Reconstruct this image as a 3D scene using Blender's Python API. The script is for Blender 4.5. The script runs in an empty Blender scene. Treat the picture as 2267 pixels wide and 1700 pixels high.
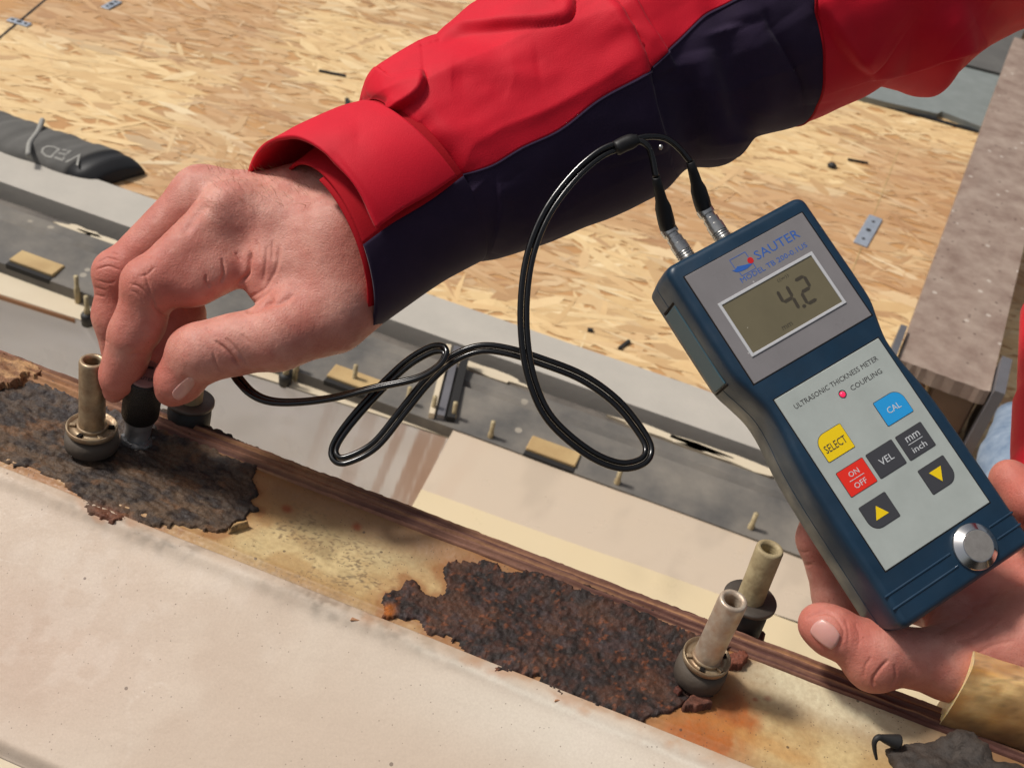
import bpy, math, random
import numpy as np
from mathutils import Matrix, Vector
from mathutils.bvhtree import BVHTree

rng = np.random.default_rng(7); random.seed(7)
scene = bpy.context.scene
COL = scene.collection

# ------------------------------------------------------------------ camera
PHI, RHO, CH, FPX = math.radians(38), math.radians(12), 0.344, 2600.0
FW = np.array([0, math.cos(PHI), -math.sin(PHI)])
_r0 = np.array([1.0, 0, 0]); _u0 = np.cross(_r0, FW)
UP = math.cos(RHO) * _u0 - math.sin(RHO) * _r0
RT = math.cos(RHO) * _r0 + math.sin(RHO) * _u0
CAM = np.array([0, 0, CH])
cam_d = bpy.data.cameras.new('camera'); cam = bpy.data.objects.new('camera', cam_d); COL.objects.link(cam)
cam.matrix_world = Matrix(((RT[0], UP[0], -FW[0], 0), (RT[1], UP[1], -FW[1], 0), (RT[2], UP[2], -FW[2], CH), (0, 0, 0, 1)))
cam_d.sensor_fit = 'HORIZONTAL'; cam_d.sensor_width = 36; cam_d.lens = 36 * FPX / 2267
cam_d.clip_start = 0.01; cam_d.clip_end = 200
cam_d.dof.use_dof = True; cam_d.dof.focus_distance = 0.455; cam_d.dof.aperture_fstop = 30
scene.camera = cam

# ------------------------------------------------------------------ sky and sun
SUN_DIR = Vector((-0.60, 0.10, 0.80)).normalized()          # towards the sun
elev = math.asin(SUN_DIR.z); az = math.atan2(SUN_DIR.x, SUN_DIR.y)
world = bpy.data.worlds.new('World'); scene.world = world; world.use_nodes = True
wn = world.node_tree.nodes; wl = world.node_tree.links
bg = wn['Background']; sky = wn.new('ShaderNodeTexSky'); sky.sky_type = 'NISHITA'; sky.sun_disc = False
sky.sun_elevation = elev; sky.sun_rotation = az; sky.dust_density = 4; sky.air_density = 1
hs = wn.new('ShaderNodeHueSaturation'); hs.inputs['Saturation'].default_value = 0.35
wl.new(sky.outputs[0], hs.inputs['Color']); wl.new(hs.outputs[0], bg.inputs[0]); bg.inputs[1].default_value = 0.088
sd = bpy.data.lights.new('sun', 'SUN'); sd.energy = 3.2; sd.angle = math.radians(8); sd.color = (1, 0.95, 0.88)
sun = bpy.data.objects.new('sun', sd); COL.objects.link(sun)
sun.rotation_euler = (-SUN_DIR).to_track_quat('-Z', 'Y').to_euler()
scene.view_settings.view_transform = 'Standard'; scene.view_settings.look = 'None'
scene.view_settings.exposure = -0.12; scene.view_settings.gamma = 1
scene.render.engine = 'CYCLES'

# ------------------------------------------------------------------ photograph geometry -> world
def ray(px, py): return FW + RT * ((px - 1133.5) / FPX) - UP * ((py - 850) / FPX)
def P(px, py, d): return CAM + d * ray(px, py)
def onZ(px, py, z):
    r = ray(px, py); return CAM + r * ((z - CH) / r[2])
def proj(V):
    v = np.asarray(V) - CAM; d = v @ FW
    return np.stack([1133.5 + FPX * (v @ RT) / d, 850 - FPX * (v @ UP) / d], -1), d
BA = math.radians(-12.2)
SA = np.array([math.cos(BA), math.sin(BA), 0]); TA = np.array([-math.sin(BA), math.cos(BA), 0])
def ST(s, t, z): return SA * s + TA * t + np.array([0, 0, z])
def to_st(p): return float(p @ SA), float(p @ TA)
def stZ(px, py, z): return to_st(onZ(px, py, z))

# ------------------------------------------------------------------ object helpers
def prop(o, label=None, cat=None, group=None, kind=None):
    if label: o['label'] = label
    if cat: o['category'] = cat
    if group: o['group'] = group
    if kind: o['kind'] = kind
    return o
def empty(name, loc=(0, 0, 0), label=None, cat=None, group=None, mat=None):
    o = bpy.data.objects.new(name, None); COL.objects.link(o); o.empty_display_size = 0.02
    if mat is not None: o.matrix_world = mat
    else: o.location = tuple(float(x) for x in loc)
    prop(o, label, cat, group); return o
def world_of(p):
    M = p.matrix_basis.copy()
    while p.parent: p = p.parent; M = p.matrix_basis @ M
    return M
def mobj(name, V, F, mat, parent=None, smooth=True, local=False, cols=None, attrs=None):
    """one mesh object; V is in world space unless local (then in the parent's space)"""
    me = bpy.data.meshes.new(name)
    V = np.asarray(V, float)
    if parent is not None and not local:
        Mi = np.array(world_of(parent).inverted()); V = V @ Mi[:3, :3].T + Mi[:3, 3]
    me.from_pydata([tuple(v) for v in V.tolist()], [], [tuple(f) for f in (F.tolist() if hasattr(F, 'tolist') else F)])
    me.update()
    if smooth: me.polygons.foreach_set('use_smooth', np.ones(len(me.polygons), bool))
    if cols is not None:
        a = me.color_attributes.new('Col', 'FLOAT_COLOR', 'POINT')
        c = np.ones((len(V), 4)); c[:, :3] = cols; a.data.foreach_set('color', c.ravel())
    if attrs:
        for k, v in attrs.items():
            a = me.attributes.new(k, 'FLOAT', 'POINT'); a.data.foreach_set('value', np.asarray(v, float).ravel())
    me.materials.append(mat)
    o = bpy.data.objects.new(name, me); COL.objects.link(o)
    if parent is not None: o.parent = parent
    return o
def grid_faces(nu, nv, wrap=False, flip=False):
    m = nv if wrap else nv - 1
    i, j = np.meshgrid(np.arange(nu - 1), np.arange(m), indexing='ij')
    j2 = (j + 1) % nv
    f = np.stack([i * nv + j, (i + 1) * nv + j, (i + 1) * nv + j2, i * nv + j2], -1).reshape(-1, 4)
    return f[:, ::-1] if flip else f
def lathe(profile, n=48, base=(0, 0, 0), axis=(0, 0, 1), caps=True):
    a = np.asarray(axis, float); a /= np.linalg.norm(a)
    x = np.cross(a, [0.3, 1, 0.2]); x /= np.linalg.norm(x); y = np.cross(a, x)
    th = np.linspace(0, 2 * np.pi, n, endpoint=False)
    V = []
    for r, z in profile:
        V.append(np.asarray(base) + a * z + r * (np.cos(th)[:, None] * x + np.sin(th)[:, None] * y))
    V = np.concatenate(V); F = [tuple(q[::-1]) for q in grid_faces(len(profile), n, True).tolist()]
    if caps:
        F.append(tuple(range(n - 1, -1, -1))); m = (len(profile) - 1) * n; F.append(tuple(range(m, m + n)))
    return V, F
def box_axes(c, ax, ay, az, bev=0.0):
    """box with half-axes ax, ay, az and bevelled edges"""
    c, ax, ay, az = [np.asarray(q, float) for q in (c, ax, ay, az)]
    if bev <= 0:
        V = [c + i * ax + j * ay + k * az for i in (-1, 1) for j in (-1, 1) for k in (-1, 1)]
        F = [(0, 1, 3, 2), (4, 6, 7, 5), (0, 4, 5, 1), (2, 3, 7, 6), (0, 2, 6, 4), (1, 5, 7, 3)]
        return np.array(V), F
    L = [np.linalg.norm(q) for q in (ax, ay, az)]; u = [q / l for q, l in zip((ax, ay, az), L)]
    V, idx = [], {}
    for i in (-1, 1):
        for j in (-1, 1):
            for k in (-1, 1):
                for m in range(3):
                    e = [i * (L[0] - (bev if m != 0 else 0)), j * (L[1] - (bev if m != 1 else 0)), k * (L[2] - (bev if m != 2 else 0))]
                    idx[i, j, k, m] = len(V); V.append(c + e[0] * u[0] + e[1] * u[1] + e[2] * u[2])
    F = []
    for m in range(3):
        for sg in (-1, 1):
            o = [q for q in range(3) if q != m]; ring = []
            for a, b in ((-1, -1), (1, -1), (1, 1), (-1, 1)):
                q = [0, 0, 0]; q[m] = sg; q[o[0]] = a; q[o[1]] = b; ring.append(idx[q[0], q[1], q[2], m])
            F.append(tuple(ring))
    for m in range(3):
        o = [q for q in range(3) if q != m]
        for a in (-1, 1):
            for b in (-1, 1):
                r = []
                for w, mm in ((-1, o[0]), (-1, o[1]), (1, o[1]), (1, o[0])):
                    q = [0, 0, 0]; q[m] = w; q[o[0]] = a; q[o[1]] = b; r.append(idx[q[0], q[1], q[2], mm])
                F.append(tuple(r))
    for i in (-1, 1):
        for j in (-1, 1):
            for k in (-1, 1): F.append(tuple(idx[i, j, k, m] for m in range(3)))
    return np.array(V), F
def fix_normals(o):
    import bmesh
    b = bmesh.new(); b.from_mesh(o.data); bmesh.ops.recalc_face_normals(b, faces=b.faces); b.to_mesh(o.data); b.free(); return o
def catmull(pts, n):
    p = np.asarray(pts, float); p = np.vstack([2 * p[0] - p[1], p, 2 * p[-1] - p[-2]])
    out = []
    for i in range(1, len(p) - 2):
        t = np.linspace(0, 1, n, endpoint=False)[:, None]
        a, b, c, d = p[i - 1], p[i], p[i + 1], p[i + 2]
        out.append(0.5 * (2 * b + (c - a) * t + (2 * a - 5 * b + 4 * c - d) * t ** 2 + (3 * b - a - 3 * c + d) * t ** 3))
    return np.vstack(out + [p[-2][None]])
def frames(path, ref):
    T = np.gradient(path, axis=0); T /= np.linalg.norm(T, axis=1)[:, None] + 1e-12
    N = np.zeros_like(T); n = np.asarray(ref, float)
    for i in range(len(path)):
        n = n - T[i] * (n @ T[i]); n /= np.linalg.norm(n); N[i] = n
    return T, N, np.cross(T, N)
def tube(path, r, n=12, ref=None, cap=True):
    path = np.asarray(path, float); ref = -FW if ref is None else ref
    T, N, B = frames(path, ref); r = np.broadcast_to(np.asarray(r, float), (len(path),))
    th = np.linspace(0, 2 * np.pi, n, endpoint=False)
    V = path[:, None] + r[:, None, None] * (np.cos(th)[None, :, None] * N[:, None] + np.sin(th)[None, :, None] * B[:, None])
    F = grid_faces(len(path), n, True).tolist()
    if cap: F += [list(range(n)), list(range((len(path) - 1) * n + n - 1, (len(path) - 1) * n - 1, -1))]
    return V.reshape(-1, 3), F

# ------------------------------------------------------------------ numpy noise
_tab = rng.random((64, 64, 64)).astype(np.float32)
def vn(x, y, z=0.0):
    x, y, z = np.broadcast_arrays(np.asarray(x, float), np.asarray(y, float), np.asarray(z, float))
    xi, yi, zi = np.floor(x).astype(int), np.floor(y).astype(int), np.floor(z).astype(int)
    fx, fy, fz = x - xi, y - yi, z - zi
    fx, fy, fz = [f * f * (3 - 2 * f) for f in (fx, fy, fz)]
    g = lambda a, b, c: _tab[(xi + a) & 63, (yi + b) & 63, (zi + c) & 63]
    l = lambda a, b, t: a + (b - a) * t
    return l(l(l(g(0, 0, 0), g(1, 0, 0), fx), l(g(0, 1, 0), g(1, 1, 0), fx), fy), l(l(g(0, 0, 1), g(1, 0, 1), fx), l(g(0, 1, 1), g(1, 1, 1), fx), fy), fz)
def fbm(x, y, z=0.0, o=4):
    s = 0; a = .5; t = 0
    for i in range(o):
        s = s + a * vn(x * 2 ** i + 7.3 * i, y * 2 ** i + 3.1 * i, np.asarray(z) * 2 ** i + 1.7 * i); t += a; a *= .5
    return s / t
def sstep(a, b, x):
    t = np.clip((x - a) / (b - a), 0, 1); return t * t * (3 - 2 * t)
def mix(a, b, t):
    t = np.asarray(t)[..., None]; return np.asarray(a) * (1 - t) + np.asarray(b) * t
def srgb(r, g, b):
    c = np.array([r, g, b], float) / 255; return np.where(c <= .04045, c / 12.92, ((c + .055) / 1.055) ** 2.4)

# ------------------------------------------------------------------ materials
def material(name, col=(0.5, 0.5, 0.5), rough=0.5, metal=0.0, attr=None, var=0.0, vscale=60, vcol=None, bump=0.0, bscale=200, bdist=0.001,
             sss=0.0, sssr=(1, .3, .15), ssscale=0.004, spec=0.5, emit=None, stretch=None, coat=0.0, rvar=0.0, sheen=0.0, trans=0.0, specks=None):
    m = bpy.data.materials.new(name); m.use_nodes = True
    nt = m.node_tree; N, L = nt.nodes, nt.links; b = N['Principled BSDF']
    b.inputs['Roughness'].default_value = rough; b.inputs['Metallic'].default_value = metal
    b.inputs['Specular IOR Level'].default_value = spec
    tc = N.new('ShaderNodeTexCoord'); mp = N.new('ShaderNodeMapping'); L.new(tc.outputs['Object'], mp.inputs[0])
    if stretch: mp.inputs['Scale'].default_value = stretch
    if attr:
        ca = N.new('ShaderNodeAttribute'); ca.attribute_name = attr; src = ca.outputs['Color']
    else:
        rg = N.new('ShaderNodeRGB'); rg.outputs[0].default_value = (*[float(x) for x in col], 1); src = rg.outputs[0]
    if var > 0:
        no = N.new('ShaderNodeTexNoise'); no.inputs['Scale'].default_value = vscale; no.inputs['Detail'].default_value = 6; no.inputs['Roughness'].default_value = .62
        L.new(mp.outputs[0], no.inputs['Vector'])
        rp = N.new('ShaderNodeValToRGB'); rp.color_ramp.elements[0].position = .32; rp.color_ramp.elements[1].position = .68
        L.new(no.outputs['Fac'], rp.inputs[0])
        mx = N.new('ShaderNodeMix'); mx.data_type = 'RGBA'; mx.blend_type = 'MIX' if vcol is not None else 'MULTIPLY'
        if vcol is not None:
            ml = N.new('ShaderNodeMath'); ml.operation = 'MULTIPLY'; ml.inputs[1].default_value = var; L.new(rp.outputs[0], ml.inputs[0]); L.new(ml.outputs[0], mx.inputs[0])
            L.new(src, mx.inputs[6]); mx.inputs[7].default_value = (*[float(x) for x in vcol], 1)
        else:
            mx.inputs[0].default_value = var; L.new(src, mx.inputs[6]); L.new(rp.outputs[0], mx.inputs[7])
        src = mx.outputs[2]
    if specks:                                             # scattered grit: (scale, size, share, colour)
        for sc, size, share, scol in specks:
            vo = N.new('ShaderNodeTexVoronoi'); vo.inputs['Scale'].default_value = sc; L.new(tc.outputs['Object'], vo.inputs['Vector'])
            lt = N.new('ShaderNodeMath'); lt.operation = 'LESS_THAN'; lt.inputs[1].default_value = size; L.new(vo.outputs['Distance'], lt.inputs[0])
            sx = N.new('ShaderNodeSeparateColor'); L.new(vo.outputs['Color'], sx.inputs[0]); l2 = N.new('ShaderNodeMath'); l2.operation = 'LESS_THAN'; l2.inputs[1].default_value = share; L.new(sx.outputs[0], l2.inputs[0])
            mu = N.new('ShaderNodeMath'); mu.operation = 'MULTIPLY'; L.new(lt.outputs[0], mu.inputs[0]); L.new(l2.outputs[0], mu.inputs[1]); m8 = N.new('ShaderNodeMath'); m8.operation = 'MULTIPLY'; m8.inputs[1].default_value = .7; L.new(mu.outputs[0], m8.inputs[0])
            mx = N.new('ShaderNodeMix'); mx.data_type = 'RGBA'; L.new(m8.outputs[0], mx.inputs[0]); L.new(src, mx.inputs[6]); mx.inputs[7].default_value = (*[float(q) for q in scol], 1); src = mx.outputs[2]
    L.new(src, b.inputs['Base Color'])
    if rvar > 0:
        n2 = N.new('ShaderNodeTexNoise'); n2.inputs['Scale'].default_value = vscale * 1.7; n2.inputs['Detail'].default_value = 5; L.new(mp.outputs[0], n2.inputs['Vector'])
        mr = N.new('ShaderNodeMapRange'); mr.inputs[1].default_value = .3; mr.inputs[2].default_value = .7; mr.inputs[3].default_value = max(rough - rvar, .02); mr.inputs[4].default_value = min(rough + rvar, 1)
        L.new(n2.outputs['Fac'], mr.inputs[0]); L.new(mr.outputs[0], b.inputs['Roughness'])
    if bump > 0:
        n3 = N.new('ShaderNodeTexNoise'); n3.inputs['Scale'].default_value = bscale; n3.inputs['Detail'].default_value = 6; n3.inputs['Roughness'].default_value = .6; L.new(mp.outputs[0], n3.inputs['Vector'])
        bp = N.new('ShaderNodeBump'); bp.inputs['Strength'].default_value = bump; bp.inputs['Distance'].default_value = bdist
        L.new(n3.outputs['Fac'], bp.inputs['Height']); L.new(bp.outputs[0], b.inputs['Normal'])
    if sss > 0:
        b.inputs['Subsurface Weight'].default_value = sss; b.inputs['Subsurface Radius'].default_value = sssr; b.inputs['Subsurface Scale'].default_value = ssscale
    if emit: b.inputs['Emission Color'].default_value = (*emit[0], 1); b.inputs['Emission Strength'].default_value = emit[1]
    if coat: b.inputs['Coat Weight'].default_value = coat; b.inputs['Coat Roughness'].default_value = .15
    if sheen: b.inputs['Sheen Weight'].default_value = sheen; b.inputs['Sheen Roughness'].default_value = .4
    if trans: b.inputs['Transmission Weight'].default_value = trans
    return m

M = {}
M['skin'] = material('skin', attr='Col', rough=.52, var=.46, vscale=150, vcol=srgb(170, 90, 76), bump=.6, bscale=1300, bdist=.0005, sss=.18, ssscale=.0025, spec=.4, rvar=.14, specks=[(420, .14, .06, srgb(156, 88, 72)), (900, .2, .10, srgb(166, 96, 82))])
M['nail'] = material('nail', srgb(205, 152, 142), rough=.3, var=.25, vscale=120, vcol=srgb(196, 138, 128), sss=.3, spec=.5)
M['red'] = material('red_cloth', srgb(208, 4, 38), rough=.68, var=.12, vscale=50, bump=.4, bscale=2100, bdist=.0003, sheen=.05, spec=.3)
M['red2'] = material('red_lining', srgb(164, 14, 28), rough=.85, bump=.3, bscale=1200, bdist=.0003, spec=.2)
M['navy'] = material('navy_cloth', srgb(44, 31, 56), rough=.85, var=.2, vscale=60, bump=.3, bscale=1700, bdist=.0003, sheen=.08, spec=.25)
M['jean'] = material('denim', srgb(96, 116, 140), rough=.9, var=.6, vscale=70, vcol=srgb(160, 172, 186), bump=.4, bscale=700)
M['flange'] = material('flange_paint', attr='Col', rough=.55, var=.34, vscale=420, vcol=srgb(142, 108, 70), bump=.35, bscale=500, bdist=.0006, rvar=.15, specks=[(330, .2, .07, srgb(66, 54, 44)), (1000, .25, .10, srgb(84, 66, 50))])
M['rust'] = material('rust', attr='Col', rough=.7, var=.5, vscale=900, vcol=srgb(30, 22, 18), bump=.6, bscale=1200, bdist=.0006, rvar=.2, spec=.4)
M['trim'] = material('trim', attr='Col', rough=.75, var=.35, vscale=260, vcol=srgb(70, 40, 34), bump=.5, bscale=500, bdist=.0006)
M['sheet'] = material('dusty_sheet', attr='Col', rough=.58, var=.22, vscale=1100, vcol=srgb(164, 144, 126), bump=.16, bscale=500, bdist=.0006, rvar=.14, specks=[(70, .05, .08, srgb(92, 74, 62)), (160, .07, .08, srgb(110, 88, 74)), (600, .16, .14, srgb(140, 120, 104))])
M['steel'] = material('aged_steel', srgb(176, 158, 130), rough=.48, metal=.55, var=.75, vscale=150, vcol=srgb(120, 88, 62), bump=.25, bscale=400, rvar=.2)
M['steel2'] = material('light_steel', srgb(204, 192, 174), rough=.46, metal=.5, var=.65, vscale=150, vcol=srgb(164, 120, 90), bump=.2, bscale=400, rvar=.18)
M['brass'] = material('dull_brass', srgb(190, 174, 136), rough=.65, metal=.1, var=.7, vscale=130, vcol=srgb(118, 94, 62), bump=.25, bscale=400, rvar=.1)
M['rubber'] = material('grey_rubber', srgb(84, 74, 64), rough=.75, var=.4, vscale=160, vcol=srgb(60, 50, 42), bump=.3, bscale=300)
M['blackr'] = material('black_rubber', srgb(28, 27, 27), rough=.6, var=.3, vscale=150, vcol=srgb(52, 48, 44), bump=.2, bscale=300)
M['dark'] = material('dark_hole', srgb(26, 20, 16), rough=.8, spec=.2)
M['chrome'] = material('chrome', srgb(214, 212, 210), rough=.14, metal=1)
M['silver'] = material('silver_plug', srgb(196, 194, 190), rough=.28, metal=.95, rvar=.06, vscale=200)
M['discface'] = material('disc_face', srgb(168, 162, 156), rough=.5, metal=.6, var=.2, vscale=300)
M['cable'] = material('cable', srgb(15, 14, 15), rough=.2, spec=.6, rvar=.05, vscale=200)
M['grip'] = material('grip', srgb(16, 16, 18), rough=.5, var=.2, vscale=300, bump=.4, bscale=600)
M['tip'] = material('tip_steel', srgb(224, 222, 220), rough=.3, metal=.85)
M['washer'] = material('dark_washer', srgb(108, 100, 92), rough=.5, metal=.6, var=.5, vscale=160, vcol=srgb(66, 58, 52))
M['boot'] = material('boot', srgb(22, 21, 22), rough=.5, spec=.4)
M['case'] = material('meter_case', srgb(24, 52, 74), rough=.42, var=.25, vscale=60, bump=.12, bscale=1400, bdist=.0003, spec=.45, rvar=.1, specks=[(260, .07, .10, srgb(120, 140, 150))])
M['case2'] = material('meter_cover', srgb(60, 92, 104), rough=.5, bump=.12, bscale=1400, bdist=.0003)
M['panel1'] = material('display_film', srgb(130, 126, 127), rough=.34, spec=.4, rvar=.1, vscale=50, var=.12, specks=[(170, .06, .10, srgb(190, 188, 186))])
M['panel2'] = material('keypad_film', srgb(170, 176, 171), rough=.45, var=.12, vscale=70, rvar=.1, specks=[(190, .07, .10, srgb(110, 110, 106))])
M['bezel'] = material('bezel', srgb(190, 190, 192), rough=.4)
M['lcd'] = material('lcd', srgb(112, 104, 82), rough=.16, spec=.5, var=.15, vscale=40, specks=[(220, .05, .08, srgb(190, 186, 170))])
M['seg'] = material('segment', srgb(66, 60, 50), rough=.3)
M['blue'] = material('blue_print', srgb(44, 92, 170), rough=.5)
M['redp'] = material('red_print', srgb(196, 22, 26), rough=.5)
M['ink'] = material('ink', srgb(58, 56, 56), rough=.5)
M['whitep'] = material('white_print', srgb(196, 198, 200), rough=.5)
M['kcal'] = material('key_blue', srgb(36, 150, 214), rough=.42)
M['ksel'] = material('key_yellow', srgb(236, 200, 12), rough=.42)
M['kon'] = material('key_red', srgb(226, 44, 28), rough=.42)
M['kgr'] = material('key_grey', srgb(62, 62, 66), rough=.42)
M['led'] = material('led', srgb(230, 30, 70), rough=.2, emit=((1, .03, .12), .8))
M['osb'] = material('osb_base', srgb(196, 150, 98), rough=.7, var=.5, vscale=14, vcol=srgb(168, 118, 72))
M['flake'] = material('osb_flake', attr='Col', rough=.62, var=.18, vscale=40, vcol=srgb(176, 128, 82), bump=.2, bscale=160, spec=.3)
M['greyb'] = material('grey_board', srgb(176, 170, 160), rough=.75, var=.45, vscale=16, vcol=srgb(196, 188, 176), bump=.3, bscale=120, specks=[(26, .12, .25, srgb(110, 104, 98))])
M['rail'] = material('dark_rail', srgb(80, 78, 76), rough=.7, var=.9, vscale=13, vcol=srgb(130, 123, 113), bump=.4, bscale=90, rvar=.12, specks=[(40, .16, .12, srgb(170, 160, 144))])
M['rail2'] = material('peeled_rail', srgb(120, 112, 102), rough=.7, var=.85, vscale=22, vcol=srgb(66, 60, 56), bump=.4, bscale=120)
M['black'] = material('dark_gap', srgb(30, 28, 27), rough=.8)
M['wood'] = material('pale_wood', srgb(196, 168, 118), rough=.7, var=.6, vscale=22, vcol=srgb(156, 122, 78), bump=.3, bscale=120)
M['cream'] = material('cream_ledge', srgb(214, 200, 174), rough=.6, var=.3, vscale=14, vcol=srgb(186, 160, 126))
M['lining'] = material('lining', attr='Col', rough=.34, var=.12, vscale=12, vcol=srgb(206, 192, 176), rvar=.1)
M['plank'] = material('dusty_plank', srgb(128, 106, 94), rough=.85, var=.85, vscale=26, vcol=srgb(168, 150, 136), bump=.4, bscale=120, specks=[(60, .2, .12, srgb(198, 186, 174)), (90, .2, .2, srgb(90, 70, 60))])
M['plank2'] = material('plank_wood', srgb(176, 128, 92), rough=.75, var=.5, vscale=12, vcol=srgb(120, 84, 60), bump=.3, bscale=80)
M['brownsteel'] = material('brown_steel', srgb(112, 92, 76), rough=.6, metal=.2, var=.5, vscale=20, vcol=srgb(84, 66, 54))
M['greysteel'] = material('grey_steel', srgb(120, 118, 122), rough=.5, metal=.4, var=.4, vscale=20, vcol=srgb(88, 86, 88))
M['zinc'] = material('zinc', srgb(186, 194, 206), rough=.4, metal=.5, var=.4, vscale=60, vcol=srgb(130, 136, 146))
M['membrane'] = material('membrane', srgb(128, 134, 132), rough=.85, var=.5, vscale=30, vcol=srgb(106, 112, 110), bump=.4, bscale=300)
M['bitumen'] = material('bitumen', srgb(98, 96, 92), rough=.8, var=.7, vscale=14, vcol=srgb(74, 72, 70), bump=.4, bscale=200)
M['bitblack'] = material('bitumen_black', srgb(24, 24, 26), rough=.55)
M['chalk'] = material('chalk', srgb(150, 148, 142), rough=.9)
M['ground'] = material('ground', srgb(110, 98, 88), rough=.9, var=.5, vscale=6)
M['amber'] = material('amber_block', attr='Col', rough=.5, var=.25, vscale=120, vcol=srgb(176, 122, 66), bump=.3, bscale=260, bdist=.0008, sss=.5, sssr=(1, .6, .2), ssscale=.003)
M['tar'] = material('tar', srgb(66, 55, 47), rough=.7, var=.8, vscale=160, vcol=srgb(26, 22, 20), bump=.9, bscale=320, bdist=.0012)
M['gel'] = material('gel', (.95, .97, .98), rough=.05, trans=.9, spec=.5)
M['hair'] = material('hair', srgb(176, 136, 100), rough=.5)
# ================================================================== SETTING: deck, pit, far rail
def slab(name, s0, s1, prof, mat, parent=None, ns=2, wob=0.0, **kw):
    """profile [(t,z)...] swept along the beam direction"""
    prof = np.asarray(prof, float); ss = np.linspace(s0, s1, ns)
    V = []
    for s in ss:
        w = wob * (fbm(s * 9 + np.arange(len(prof)) * 3.3, np.arange(len(prof)) * 1.0) - .5) if wob else 0
        V.append(SA * s + np.outer(prof[:, 0], TA) + np.outer(prof[:, 1] + w, [0, 0, 1]))
    V = np.concatenate(V); n = len(prof)
    F = grid_faces(ns, n, True).tolist() + [list(range(n)), list(range((ns - 1) * n + n - 1, (ns - 1) * n - 1, -1))]
    return fix_normals(mobj(name, V, F, mat, parent, smooth=False, **kw))
def plate(name, poly, z0, z1, mat, parent=None):
    """prism over a world xy polygon"""
    n = len(poly); V = [(p[0], p[1], z0) for p in poly] + [(p[0], p[1], z1) for p in poly]
    F = [list(range(n)), list(range(n, 2 * n))] + [[i, (i + 1) % n, n + (i + 1) % n, n + i] for i in range(n)]
    return fix_normals(mobj(name, V, F, mat, parent, smooth=False))

ZD = -0.50
g = plate('ground', [(-6, -6), (6, -6), (6, 6), (-6, 6)], -1.35, -1.3, M['ground']); prop(g, 'brown grey ground far below the opening', 'ground', kind='structure')
deck = slab('deck', -1.7, 1.9, [(1.12, ZD - .02), (3.4, ZD - .02), (3.4, ZD), (1.12, ZD)], M['osb']); prop(deck, 'oriented strand board deck behind the frame', 'deck', kind='structure')
# strands pressed into the board: too many to count
def make_flakes():
    n = 18000
    s = rng.uniform(-1.35, 1.3, n); t = rng.uniform(1.17, 2.6, n)
    keep = (s > -1.2 - (t - 1.2) * .2) ; s, t = s[keep], t[keep]; n = len(s)
    L = rng.gamma(6, .0135, n) * .75 + .012; W = np.clip(rng.gamma(4, .0032, n), .004, .032)
    ang = rng.normal(0.12, .42, n); ang = np.where(rng.random(n) < .16, rng.uniform(-1.5, 1.5, n), ang)
    hz = rng.random(n) * .0007 + .0002
    pal = np.array([srgb(224, 190, 144), srgb(234, 206, 162), srgb(216, 180, 134), srgb(204, 166, 120), srgb(228, 198, 152), srgb(192, 154, 112), srgb(242, 220, 180), srgb(208, 180, 142)])
    c = pal[rng.choice(8, n, p=[.2, .13, .2, .13, .15, .08, .04, .07])] * rng.uniform(.84, 1.0, (n, 1))
    big = fbm(s * 5, t * 7, 3); c = mix(c, srgb(184, 138, 98), .55 * sstep(.46, .66, big)); c = mix(c, srgb(238, 206, 150), .5 * sstep(.5, .36, big)); c = mix(c, srgb(170, 128, 92), .7 * sstep(.66, .74, fbm(s * 22, t * 40, 6)))
    # six-sided ragged outline
    u = np.array([-1, -.35, .5, 1, .45, -.5]); v = np.array([.15, 1, .8, -.1, -1, -.85])
    uu = u[None] * L[:, None] / 2 * rng.uniform(.75, 1.1, (n, 6)); vv = v[None] * W[:, None] / 2 * rng.uniform(.6, 1.15, (n, 6))
    x = s[:, None] + uu * np.cos(ang)[:, None] - vv * np.sin(ang)[:, None]
    y = t[:, None] + uu * np.sin(ang)[:, None] + vv * np.cos(ang)[:, None]
    y = np.maximum(y, 1.165)
    tx, ty = rng.normal(0, .003, n), rng.normal(0, .006, n)
    z = ZD + hz[:, None] + np.abs(uu * tx[:, None] + vv * ty[:, None])
    V = x[..., None] * SA + y[..., None] * TA; V[..., 2] += z
    F = np.arange(n * 6).reshape(n, 6)
    o = mobj('wood_strands', V.reshape(-1, 3), F, M['flake'], deck, smooth=False, cols=np.repeat(c, 6, 0)); o['kind'] = 'stuff'
make_flakes()
# joint lines between boards: thin dark recess strips
def strip_on(pts, z, w, h, mat, name, parent):
    a, b = onZ(*pts[0], z), onZ(*pts[1], z); d = (b - a); L = np.linalg.norm(d); d /= L; nrm = np.array([-d[1], d[0], 0])
    V, F = box_axes((a + b) / 2 + [0, 0, h / 2], d * L / 2, nrm * w / 2, np.array([0, 0, h / 2])); return mobj(name, V, F, mat, parent, smooth=False)
strip_on([(-60, 135), (150, -40)], ZD, .0035, .0016, M['black'], 'panel_joint', deck)
strip_on([(1840, 720), (1990, 330)], ZD, .0016, .0014, M['wood'], 'panel_joint', deck)
for k, (pa, pb, w) in enumerate((((706, 160), (765, 172), .005), ((768, 222), (770, 262), .006), ((1370, 775), (1392, 758), .004), ((1300, 733), (1312, 735), .005), ((1876, 356), (1920, 364), .003))):
    o = strip_on([pa, pb], ZD, w, .004, M['blackr'], 'wood_splinter', None)
    prop(o, ['dark splinter on the board above the red cuff', 'upright dark splinter beside the sleeve bump', 'curved dark splinter beyond the cable loop', 'short dark chip between the cable and the meter', 'thin grey splinter beside the black speck'][k], 'splinter', 'splinters on the board')
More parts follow.
